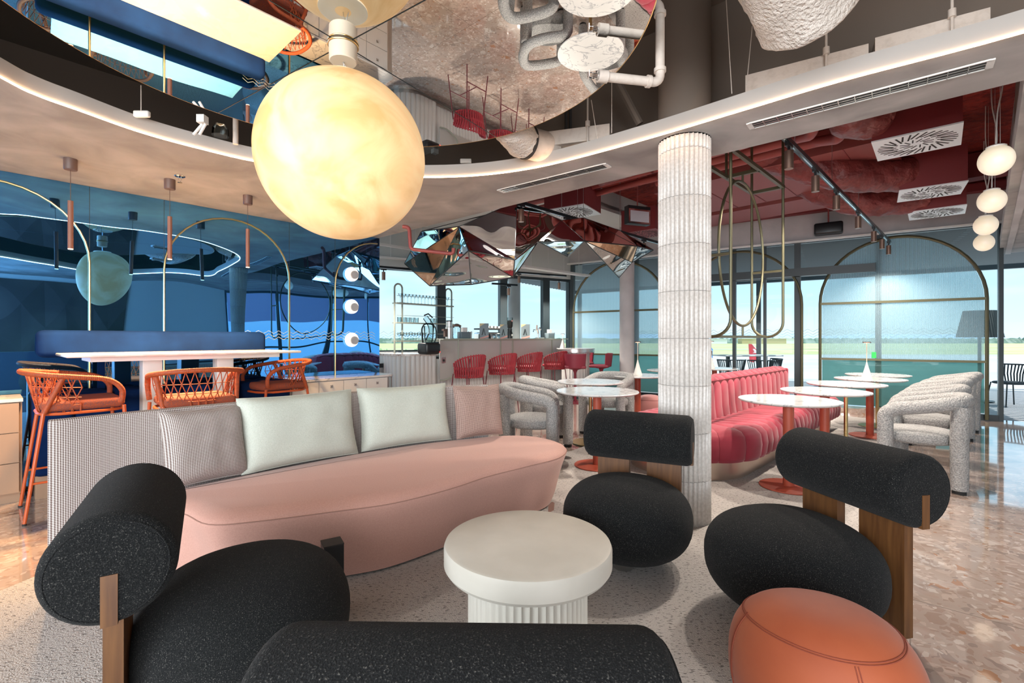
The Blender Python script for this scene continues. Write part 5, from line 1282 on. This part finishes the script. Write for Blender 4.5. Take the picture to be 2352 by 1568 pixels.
swirl('white swirl air diffuser in a red box, last of the row before the window wall', [(2084, 489), (2217, 471), (2217, 491), (2092, 504)], .36)
swirl('white swirl air diffuser in a red box left of the fluted column', [(1222, 488), (1327, 471), (1384, 489), (1330, 503)], .38)
swirl('all red swirl air diffuser partly behind the fluted column', [(1420, 538), (1492, 527), (1540, 535), (1480, 548)], .36, col_m=M_red)
duct('foil_duct', 'crinkled dark red duct feeding the nearest white swirl diffuser', [(2.55, 3.55, 3.5), (2.85, 4.0, 3.36), (3.05, 4.25, 3.27), (3.30, 4.25, 3.27)], .20, M_redduct, .020, capend=False)
duct('foil_duct', 'crinkled dark red duct sagging to the middle swirl diffuser', [(3.05, 5.9, 3.62), (3.45, 5.85, 3.45), (3.95, 5.75, 3.28), (4.35, 5.75, 3.24), (4.75, 5.72, 3.26)], .21, M_redduct, .022, seedv=3, capend=False)
duct('foil_duct', 'crinkled dark red duct sagging to the last swirl diffuser', [(4.2, 6.9, 3.55), (4.55, 6.8, 3.35), (4.95, 6.72, 3.20), (5.35, 6.68, 3.20), (5.7, 6.6, 3.22)], .20, M_redduct, .022, seedv=8, capend=False)
duct('foil_duct', 'crinkled dark red duct above the diffuser left of the fluted column', [(1.95, 4.6, 3.4), (1.65, 5.0, 3.36), (1.35, 5.35, 3.30), (1.0, 5.6, 3.26)], .19, M_redduct, .018, seedv=12, capend=False)
# red pipe runs
def pipe(name, label, paths, r, m, bend=.14):
    t = thing(name, label, 'pipes')
    for p in paths: part('pipe', MB().tube(fillet([Vector(q) for q in p], bend, 6), r, 14), m, t)
    return t
v45 = Vector((-.7071, .7071, 0))
def RQ(a, b, z): return R45 * a + v45 * b + Vector((0, 0, z))
pipe('pipe_run', 'bundle of dusty red pipes bending above the hanging brass frame', [[RQ(5.6, 3.2, 3.45), RQ(5.6, 1.6, 3.45), RQ(5.1, 1.35, 3.3), RQ(4.8, 1.35, 3.65)], [RQ(5.8, 3.2, 3.42), RQ(5.8, 1.45, 3.42), RQ(5.35, 1.2, 3.25), RQ(5.1, 1.1, 3.6)], [RQ(6.0, 3.2, 3.40), RQ(6.0, 1.3, 3.40), RQ(5.5, 1.0, 3.2), RQ(5.3, .85, 3.55)], [RQ(5.45, 3.2, 3.38), RQ(5.45, 1.75, 3.38), RQ(4.9, 1.7, 3.6)]], .055, M_redpipe)
pipe('pipe_run', 'parallel dusty red pipes running towards the fluted column', [[RQ(5.0 + .16 * i, 5.6, 3.42 - .05 * i), RQ(5.0 + .16 * i, 2.9, 3.42 - .05 * i)] for i in range(4)], .042, M_redpipe)
pipe('pipe_run', 'single dusty red pipe dropping beside the globe pendants', [[RQ(4.3, -.62, 3.70), RQ(7.2, -.62, 3.55)]], .055, M_redpipe)
pipe('pipe_run', 'thin dusty red sprinkler pipe hooked in front of the faceted mirror', [[at(925, 520, 5.6), at(940, 522, 5.6), at(943, 572, 5.6), at(1041, 583, 5.6), at(1042, 570, 5.6)]], .022, M_redpipe, .05)
t = thing('air_handling_box', 'long flat dusty red ductwork under the ceiling behind the brass frame', 'ductwork')
def qprism(mb, a0, a1, b0, b1, z0, z1): return mb.prism([Q(a0, b0), Q(a1, b0), Q(a1, b1), Q(a0, b1)], z0, z1)
M_dusty2 = mat('dusty_red_sheet', (.24, .060, .056), .55)
part('casing', qprism(MB(), 6.3, 7.9, .7, 3.4, 3.35, 3.62), M_dusty2, t, smooth=False)
part('side_casing', qprism(MB(), 8.0, 8.8, .5, 4.2, 3.32, 3.6), M_dusty2, t, smooth=False)
mb = MB()
for i in range(7): qprism(mb, 6.3, 7.9, .7 + .42 * i, .71 + .42 * i, 3.344, 3.35)
part('panel_joints', mb, M_red, t, smooth=False)
t = thing('duct_trunk', 'deep dark red duct trunk crossing above the window wall', 'ductwork')
part('trunk', qprism(MB(), 9.0, 9.25, -1.0, 4.4, 3.45, 3.78), M_red, t, smooth=False)
# projector by the fluted column
t = thing('wall_screen', 'small grey framed display box hung from the red ceiling left of the column', 'display', at(1469, 497, 6.6), math.radians(20))
part('case', MB().box((0, .05, .02), (.36, .10, .25)), M_black, t, smooth=False); part('screen', MB().box((0, -.004, 0), (.30, .008, .15)), M_screen, t, smooth=False); part('frame', MB().box((0, -.001, 0), (.35, .006, .20)), M_chrome, t, smooth=False)
part('hanger', MB().cyl((0, .05, .14), (0, .05, .75), .008, 8), M_redpipe, t)

# track lights
def track(label, A, B, wires=()):
    A = Vector(A); B = Vector(B); d = (B - A); L_ = d.length; d.normalize()
    t = thing('light_track', label, 'light track', A, math.atan2(d.y, d.x))
    part('rail', MB().box((L_ / 2, 0, 0), (L_, .038, .036)), M_track, t, smooth=False)
    part('rail_slot', MB().box((L_ / 2, 0, -.0185), (L_ - .02, .012, .002)), M_chrome, t, smooth=False)
    if wires: part('suspension', [mb := MB()] and [mb.cyl((w, 0, .018), (w, 0, .95), .0025, 6) for w in wires][-1], M_steel, t)
    return t, A, d
def spot():
    t = thing('track_spotlight', 'x', 'spotlight', (0, 0, 0), 0, 'bronze cylinder spotlights on the black tracks')
    part('adapter', MB().box((0, 0, -.03), (.10, .032, .024)), M_black, t, smooth=False); part('stem', MB().box((.0, 0, -.08), (.014, .018, .09)), M_black, t, smooth=False)
    part('body', MB().lathe([(.0285, -.215), (.032, -.215), (.032, -.075), (0, -.075)], n=28), M_bronze, t); part('lens', MB().lathe([(0, -.210), (.0285, -.210), (.0285, -.205)], n=24), M_warmglow, t)
    return t
sp0 = spot(); nsp = 0
def place_spots(A, d, pxs, labs, light=True):
    global nsp
    for px, lab in zip(pxs, labs):
        k = (px - CX) / F; s = (k * A.y - A.x) / (d.x - k * d.y); p = A + d * s; rz = math.atan2(d.y, d.x)
        if nsp == 0: sp0.location = p; sp0.rotation_euler = (0, 0, rz); sp0['label'] = lab
        else: dup(sp0, lab, p, rz)
        nsp += 1
        if light: lamp('SPOT', 'track_spot', p - Vector((0, 0, .23)), 90, (1, .88, .76), spot_size=2.4, spot_blend=.7, shadow_soft_size=.03)
zt1 = 2.80
A = onz(1176, 460, zt1); B = A + R45 * 4.7
tr1, a1, d1 = track('long black light track running past the faceted mirror sculpture', A, B, (.25, 1.2, 2.2, 3.3))
place_spots(a1, d1, (1197, 1302, 1383, 1479), ('bronze track spotlight first from the grey ceiling edge, over the bar stools', 'bronze track spotlight in front of the faceted mirror centre', 'bronze track spotlight above the mirror facet tinted as a floor reflection', 'bronze track spotlight just left of the fluted column'))
A = onz(1800, 313, zt1); B = A + R45 * 5.6
tr2, a2, d2 = track('long black light track running towards the big arched screen', A, B, (.3, 1.6, 3.0, 4.6))
place_spots(a2, d2, (1812, 1873, 1921, 1971, 2007, 2026, 2041), ['bronze track spotlight %s on the right hand track' % q for q in ('largest and first', 'second', 'third', 'fourth', 'fifth', 'sixth', 'last and smallest')], True)
tr3, a3, d3 = track('black light track above the windows behind the glass rack', at(866, 612, 8.2), at(1010, 637, 8.9)); place_spots(a3, d3, (881,), ('dark track spotlight above the glass rack by the mirror wall',))
tr4, a4, d4 = track('short black light track hanging over the espresso machine', at(1130, 651, 9.6), at(1188, 655, 9.9)); place_spots(a4, d4, (1168,), ('small track spotlight over the menu card by the grinder',))
tr5, a5, d5 = track('black light track in front of the bar windows right of the pillar', at(1185, 625, 10.0), at(1300, 644, 10.6)); place_spots(a5, d5, (1192, 1284), ('small track spotlight beside the slim concrete pillar', 'small track spotlight above the far napkin holder'))
# pale trays on the bar ceiling
for k, (p, q, w, lab) in enumerate((((868, 590, 9.0), (1180, 636, 10.6), .10, 'perforated pale steel tray under the bar ceiling, lower one'), ((1200, 612, 9.4), (1350, 650, 10.8), .16, 'pale steel tray right of the faceted mirror'), ((868, 560, 8.6), (960, 585, 9.2), .07, 'upper pale steel tray beside the red sprinkler pipe'))):
    a = at(*p); b = at(*q); b.z = a.z; d = b - a; t = thing('cable_tray', lab, 'cable tray', a, math.atan2(d.y, d.x)); part('tray', MB().box((d.length / 2, 0, 0), (d.length, w, .04)), M_ceilbeam, t, smooth=False)
    mb = MB(); nn_ = int(d.length / .5)
    for i in range(nn_): mb.cyl((.25 + i * .5, 0, .02), (.25 + i * .5, 0, 3.5 - a.z), .004, 6)
    part('hanger_rods', mb, M_ceilbeam, t)

# hanging olive brass frame
fb = Vector((2.58, 4.80, 0)); fa = Vector((1.62, 3.84, 0)); fz0, fz1 = 1.275, 2.76
t = thing('hanging_frame', 'tall hanging olive brass frame with rounded bottoms and a central ellipse', 'hanging frame', fa, math.radians(45)); Lf = (fb - fa).length; hw = .145; rt = .013
def uframe(x):
    P = [(x, -hw, fz1), (x, -hw, fz0 + hw)] + [(x, -hw * math.cos(PI * i / 14), fz0 + hw - hw * math.sin(PI * i / 14)) for i in range(1, 14)] + [(x, hw, fz0 + hw), (x, hw, fz1)]
    return P
for x_ in (0, Lf): part('rounded_loop', MB().tube(uframe(x_), rt, 8), M_olive, t)
part('top_rail', MB().box((Lf / 2, -hw, fz1), (Lf + .03, .03, .03)).box((Lf / 2, hw, fz1), (Lf + .03, .03, .03)).box((Lf, 0, fz1), (.03, 2 * hw, .03)).box((Lf * .5, 0, fz1), (.03, 2 * hw, .03)).box((0, 0, fz1), (.03, 2 * hw, .03)), M_olive, t, smooth=False)
part('bottom_bar', MB().box((Lf / 2, 0, fz0), (Lf, .022, .022)), M_olive, t, smooth=False)
zc_ = (fz0 + .10 + fz1 - .08) / 2; rz_ = (fz1 - .08 - fz0 - .10) / 2
part('ellipse', MB().tube([(Lf / 2 + .55 * math.cos(2 * PI * i / 64), 0, zc_ + rz_ * math.sin(2 * PI * i / 64)) for i in range(64)], .012, 8, closed=True), M_olive, t)
part('ellipse_posts', MB().cyl((Lf / 2, 0, fz0), (Lf / 2, 0, fz0 + .11), .010, 8).cyl((Lf / 2, 0, fz1 - .09), (Lf / 2, 0, fz1), .010, 8), M_olive, t)
part('cross_bars', MB().box((0, 0, 1.93), (.02, 2 * hw, .02)).box((Lf, 0, 1.93), (.02, 2 * hw, .02)), M_olive, t, smooth=False)
part('ceiling_posts', MB().cyl((Lf, -hw, fz1), (Lf, -hw, 3.79), rt, 8).cyl((Lf, hw, fz1), (Lf, hw, 3.79), rt, 8).cyl((Lf / 2, hw, fz1), (Lf / 2, hw, 3.79), rt, 8), M_olive, t)

# alabaster globe pendants on the right
def small_globe():
    t = thing('globe_lamp', 'x', 'pendant lamp', (0, 0, 0), 0, 'oval alabaster pendants hung in a row')
    part('globe', MB().lathe([(.102 * math.sin(PI * i / 32) if i not in (0, 32) else 0, -.108 * math.cos(PI * i / 32)) for i in range(33)], n=48), M_globe2, t, ang=80)
    part('cap', MB().lathe([(.055, .088), (.058, .100), (.045, .108), (0, .110)], n=32), M_cardwhite, t)
    part('cord', MB().tube(catmull([(0, 0, .12), (.02, .01, .35), (.05, .0, .6), (.0, 0, .9), (0, 0, 1.29)], 6), .005, 6).cyl((.03, 0, .12), (.03, 0, 1.29), .0015, 5), M_white, t)
    return t
g0 = small_globe()
for i, (px, py, wd_, lab) in enumerate(((2288, 368, 90, 'oval alabaster globe pendant, largest of the hanging row by the ceiling edge'), (2278, 461, 72, 'oval alabaster globe pendant, second of the hanging row'), (2264, 517, 61, 'oval alabaster globe pendant, third of the hanging row'), (2260, 557, 52, 'oval alabaster globe pendant, smallest of the hanging row'))):
    Y = F * .288 / wd_; p = at(px, py, Y); p.z = min(p.z, 2.53)
    p = at(px, py, Y)
    if i == 0: g0.location = p; g0['label'] = lab
    else: dup(g0, lab, p)
# loudspeaker
t = thing('loudspeaker', 'black box loudspeaker mounted under the red ceiling on the concrete band', 'loudspeaker', fac(ftp(1903), 3.17, .22), math.atan2(FD.y, FD.x) + PI)
part('cabinet', MB().rbox((0, 0, 0), (.42, .20, .20), .03), M_black, t); part('bracket', MB().cyl((0, 0, .08), (0, 0, .5), .012, 8), M_redpipe, t)

# ---------------------------------------------------------------- faceted mirror sculpture
FV = {'A': (1055, 520, 5.6), 'B': (929, 605, 6.3), 'C': (987, 656, 6.5), 'D': (1082, 653, 6.8), 'E': (1076, 575, 5.2), 'Fv': (1179, 637, 6.1), 'G': (1182, 596, 5.5), 'Hh': (1187, 463, 5.5), 'I': (1290, 506, 5.9), 'J': (1236, 554, 5.9), 'K': (1304, 589, 7.0),
      'Ll': (1343, 553, 5.9), 'Mm': (1340, 500, 6.1), 'Nn': (1464, 565, 6.6), 'O': (1452, 602, 7.0), 'P': (1422, 637, 7.3), 'Qq': (968, 531, 5.9), 'R': (1501, 574, 7.0), 'T': (1130, 490, 5.9), 'Uu': (1425, 530, 6.5)}
fvp = {k: at(*v) for k, v in FV.items()}
faces = ['Qq A B', 'B A C', 'A E C', 'C E D', 'A G E', 'E G Fv', 'E Fv D', 'A Hh G', 'Hh I G', 'G I J', 'G J Fv', 'I Ll J', 'J Ll K', 'I Mm Ll', 'Mm Nn Ll', 'Ll Nn O', 'Ll O P', 'Nn R O', 'Mm Uu Nn', 'Uu R Nn', 'Qq T A', 'T Hh A']
t = thing('mirror_sculpture', 'faceted mirror sculpture of angular panes hanging over the bar', 'sculpture')
M_floorrefl = custom('painted_floor_reflection', lambda nt, N, L, b: (b.inputs['Base Color'].__setattr__('default_value', (.80, .50, .32, 1)), b.inputs['Metallic'].__setattr__('default_value', 1), b.inputs['Roughness'].__setattr__('default_value', .04)))  # terrazzo floor reflection put into the facet colour as a copper tint
for i, f in enumerate(faces):
    a, b, c = [fvp[q] for q in f.split()]; nrm = (b - a).cross(c - a).normalized(); nrm = nrm if nrm.y < 0 else -nrm; ce = (a + b + c) / 3; back_ = -nrm * .012
    q = [p.lerp(ce, .012) for p in (a, b, c)]
    mb = MB(); mb.add(q + [p + back_ for p in q], [(0, 1, 2), (5, 4, 3), (0, 3, 4, 1), (1, 4, 5, 2), (2, 5, 3, 0)])
    part('mirror_facet', mb, M_floorrefl if f in ('B A C', 'Ll Nn O') else M_mirrorwavy, t, smooth=False)
mb = MB(); ed = set()
for f in faces:
    k = f.split()
    for i in range(3): ed.add(tuple(sorted((k[i], k[(i + 1) % 3]))))
for a, b in sorted(ed): mb.cyl(fvp[a] + Vector((0, .008, 0)), fvp[b] + Vector((0, .008, 0)), .008, 6)
part('edge_frame', mb, M_black, t)
mb = MB()
for k in ('Qq', 'Hh', 'Mm', 'Uu', 'T', 'I'): mb.cyl(fvp[k], Vector((fvp[k].x, fvp[k].y, 3.5)), .003, 6)
part('suspension', mb, M_steel, t)

# ================================================================ OUTSIDE
O0 = fac(3.0, 0); out_d = -FI
def outp(t_, o, z): return fac(t_, z, -o)
mb = MB(); mb.prism([tuple(outp(-4, .1, 0))[:2], tuple(outp(12, .1, 0))[:2], tuple(outp(12, 7.5, 0))[:2], tuple(outp(-4, 7.5, 0))[:2]], -.14, -.02)
struct(mb.build('ground', M_terrace, smooth=False))
struct(MB().prism([(-3000, 30), (3000, 30), (3000, 215), (-3000, 215)], -6.2, -6).build('ground', M_tarmac, smooth=False))
struct(MB().prism([(-3000, 215), (3000, 215), (3000, 700), (-3000, 700)], -6.2, -5.98).build('ground', M_grass, smooth=False))
mb = MB()
for a, b, w in (((-400, 330), (900, 300), 6), ((100, 480), (600, 420), 9), ((-200, 260), (300, 330), 5)): mb.add([(a[0], a[1], -5.95), (b[0], b[1], -5.95), (b[0], b[1] + w, -5.95), (a[0], a[1] + w, -5.95)], [(0, 1, 2, 3)])
struct(mb.build('path', M_tarmac, smooth=False))
R = random.Random(11)
def ridge(name, Y, zlo, zhi, m, n, x0, x1, rough, stuff, lab, thick=20):
    mb = MB(); P = []
    for i in range(n + 1):
        x_ = x0 + (x1 - x0) * i / n; h = zlo + (zhi - zlo) * (.5 + .5 * noise.noise(Vector((i * rough, Y * .01, 0)))) + (zhi - zlo) * .25 * R.random() * (1 if stuff else 0)
        P.append((x_, h))
    vs = [(x_, Y, -6.2) for x_, h in P] + [(x_, Y + thick * .4, h) for x_, h in P] + [(x_, Y + thick, -6.2) for x_, h in P]; n1 = n + 1
    mb.add(vs, [(i, i + 1, n1 + i + 1, n1 + i) for i in range(n)] + [(n1 + i, n1 + i + 1, 2 * n1 + i + 1, 2 * n1 + i) for i in range(n)])
    o = mb.build(name, m, smooth=False)
    if stuff: props(o, lab, 'trees', kind='stuff')
    else: struct(o)
    return o
ridge('treeline', 690, -1.5, 3.5, M_trees, 900, -1500, 1500, .9, True, 'distant belt of trees and houses along the airfield edge')
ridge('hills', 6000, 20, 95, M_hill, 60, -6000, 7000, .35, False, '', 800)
ridge('treeline', 130, -4.5, -1.2, mat('near_trees', (.18, .30, .14), .95), 300, -90, 15, .7, True, 'green trees seen low through the bar windows')
# airport sheds
for i, (px, Y, w, h, lab) in enumerate(((1750, 650, 60, 5, 'long pale hangar with a yellow stripe far across the airfield'), (1800, 660, 34, 5, 'low white airport shed far across the airfield'), (1640, 640, 30, 4, 'small grey airport shed far left across the airfield'))):
    t = thing('hangar', lab, 'building', ((px - CX) / F * Y, Y, -6)); part('body', MB().box((0, 0, h / 2 + 1), (w, 12, h + 2)), M_tailwhite if i else M_menuyel, t, smooth=False); part('roof', MB().box((0, 0, h + 2.2), (w + 1, 13, .5)), M_white, t, smooth=False)
# airplane tails
Yt = 105
def tail(label, m, poly, Y, extra):
    t = thing('airplane_tail', label, 'airplane tail', ((1735 - CX) / F * Y if m is M_tailred else (1625 - CX) / F * Y, Y, 0))
    ox = t.location.x
    pts = [((px - CX) / F * Y - ox, H + (HY - py) / F * Y) for px, py in poly]
    part('fin', MB().prism(pts, -.2, .2, M=Matrix(((1, 0, 0, 0), (0, 0, 1, 0), (0, 1, 0, 0), (0, 0, 0, 1)))), m, t, smooth=False)
    mb = MB()
    for pl_, mm in extra:
        q = [((px - CX) / F * Y - ox, H + (HY - py) / F * Y) for px, py in pl_]
        part('tail_mark', MB().prism(q, -.26, -.21, M=Matrix(((1, 0, 0, 0), (0, 0, 1, 0), (0, 1, 0, 0), (0, 0, 0, 1)))), mm, t, smooth=False)
    return t
tail('red airplane tail fin with a white mark seen behind the terrace table', M_tailred, [(1720, 789.5), (1726, 790), (1749, 815), (1730, 832), (1722, 830)], Yt, [([(1728, 801), (1732, 801), (1741, 810), (1728, 810), (1732, 808)], M_tailwhite), ([(1726, 790), (1728, 791), (1750, 815), (1748, 816)], M_tailwhite)])
tail('blue and white airplane tail just right of the fluted column', M_tailblue, [(1596, 790), (1626, 792), (1633, 797), (1637, 803), (1636, 822), (1596, 822)], Yt, [([(1596, 804), (1636, 804), (1636, 815), (1596, 815)], M_tailwhite), ([(1626, 806), (1629, 806), (1629, 814), (1626, 814)], M_tailred), ([(1631, 805), (1635, 805), (1635, 814), (1631, 814)], M_tailred)])
# pergola
t = thing('pergola', 'slatted grey pergola roof over the terrace outside the tall windows', 'pergola', fac(3.5, 0, 0), math.atan2(FD.y, FD.x))
for i in range(30):
    part('slat', MB().box((0, -.5 - .22 * i, 3.20), (15, .11, .03), Matrix.Rotation(.5, 3, 'X')), M_pergola, t, smooth=False)
for xx in (-6, -3.4, -.8, 1.8, 4.4, 7): part('rafter', MB().box((xx, -3.6, 3.26), (.09, 7.0, .16)), M_frame, t, smooth=False)
part('edge_beam', MB().box((0, -7.1, 3.18), (15, .14, .26)), M_frame, t, smooth=False)
for xx in (-6, 7, .6): part('post', MB().box((xx, -7.1, 1.5), (.13, .13, 3.1)), M_frame, t, smooth=False)
# terrace furniture
def out_chair():
    t = thing('terrace_chair', 'x', 'chair', (0, 0, 0), 0, 'charcoal rope chairs on the terrace')
    part('seat', MB().grid(pebble(0, 0, .44, .25, .24, .03, 24, 10, .6), 24, 10, closeu=True), M_outchair, t, ang=80)
    mb = MB(); n = 18
    def sh(u, v): a = PI * 1.08 + PI * .84 * u; r = .24 + .07 * v; return Vector((r * 1.05 * math.cos(a), r * math.sin(a), .42 + .36 * v))
    for i in range(n):
        u = i / (n - 1); mb.tube([sh(u, 0), sh(min(1, u + .02), .5), sh(u, 1)], .011, 6)
    mb.tube([sh(i / 20, 1) for i in range(21)], .014, 8); part('rope_back', mb, M_outchair, t)
    for a, b in ((-1, -1), (1, -1), (-1, 1), (1, 1)): part('leg', MB().cyl((a * .19, b * .18, .44), (a * .25, b * .24, 0), .011, 8), M_frame, t)
    return t
oc2 = out_chair()
for i, (px, Y, d, lab) in enumerate(((1678, 11.2, (.2, 1), 'charcoal rope terrace chair left of the mullion, behind the banquette'), (1742, 11.0, (-.1, 1), 'charcoal rope terrace chair under the red airplane tail'), (1764, 11.6, (-.9, .4), 'charcoal rope terrace chair right end of the terrace table'), (2320, 9.0, (-1, .2), 'charcoal rope terrace chair glimpsed beside the thick pillar'))):
    p = ((px - CX) / F * Y, Y, -.02)
    if i == 0: oc2.location = p; oc2.rotation_euler = (0, 0, face_rot(d)); oc2['label'] = lab
    else: dup(oc2, lab, p, face_rot(d))
t = thing('terrace_table', 'long pale terrace table behind the red banquette', 'table', ((1715 - CX) / F * 12.0, 12.0, -.02), .1); part('table_top', MB().rbox((0, 0, .85), (1.5, .7, .03), .01), M_white, t)
for a in (-.5, .5): part('leg', MB().box((a, 0, .42), (.07, .07, .83)), M_frame, t, smooth=False)
p = at(2250, 740, 9.6); t = thing('terrace_floor_lamp', 'big dark pleated floor lamp on the terrace behind the arched screen', 'floor lamp', (p.x, p.y, -.02))
part('shade', MB().lathe([(.36, 1.30), (.25, 1.84), (.0, 1.84)], n=96, flute=lambda a: 1 - .03 * abs(math.sin(a * 24))), M_shade, t, ang=50); part('pole', MB().cyl((0, 0, 0), (0, 0, 1.4), .03, 12), M_frame, t); part('base', MB().lathe([(0, 0), (.22, 0), (.22, .03), (0, .03)], n=32), M_frame, t)
t = thing('exit_sign', 'small green exit sign low on the mullion of the arched screen', 'sign', fac(ftp(2006), .98, .13), math.atan2(FD.y, FD.x) + PI); part('plate', MB().box((0, 0, 0), (.06, .02, .10)), M_exit, t, smooth=False)
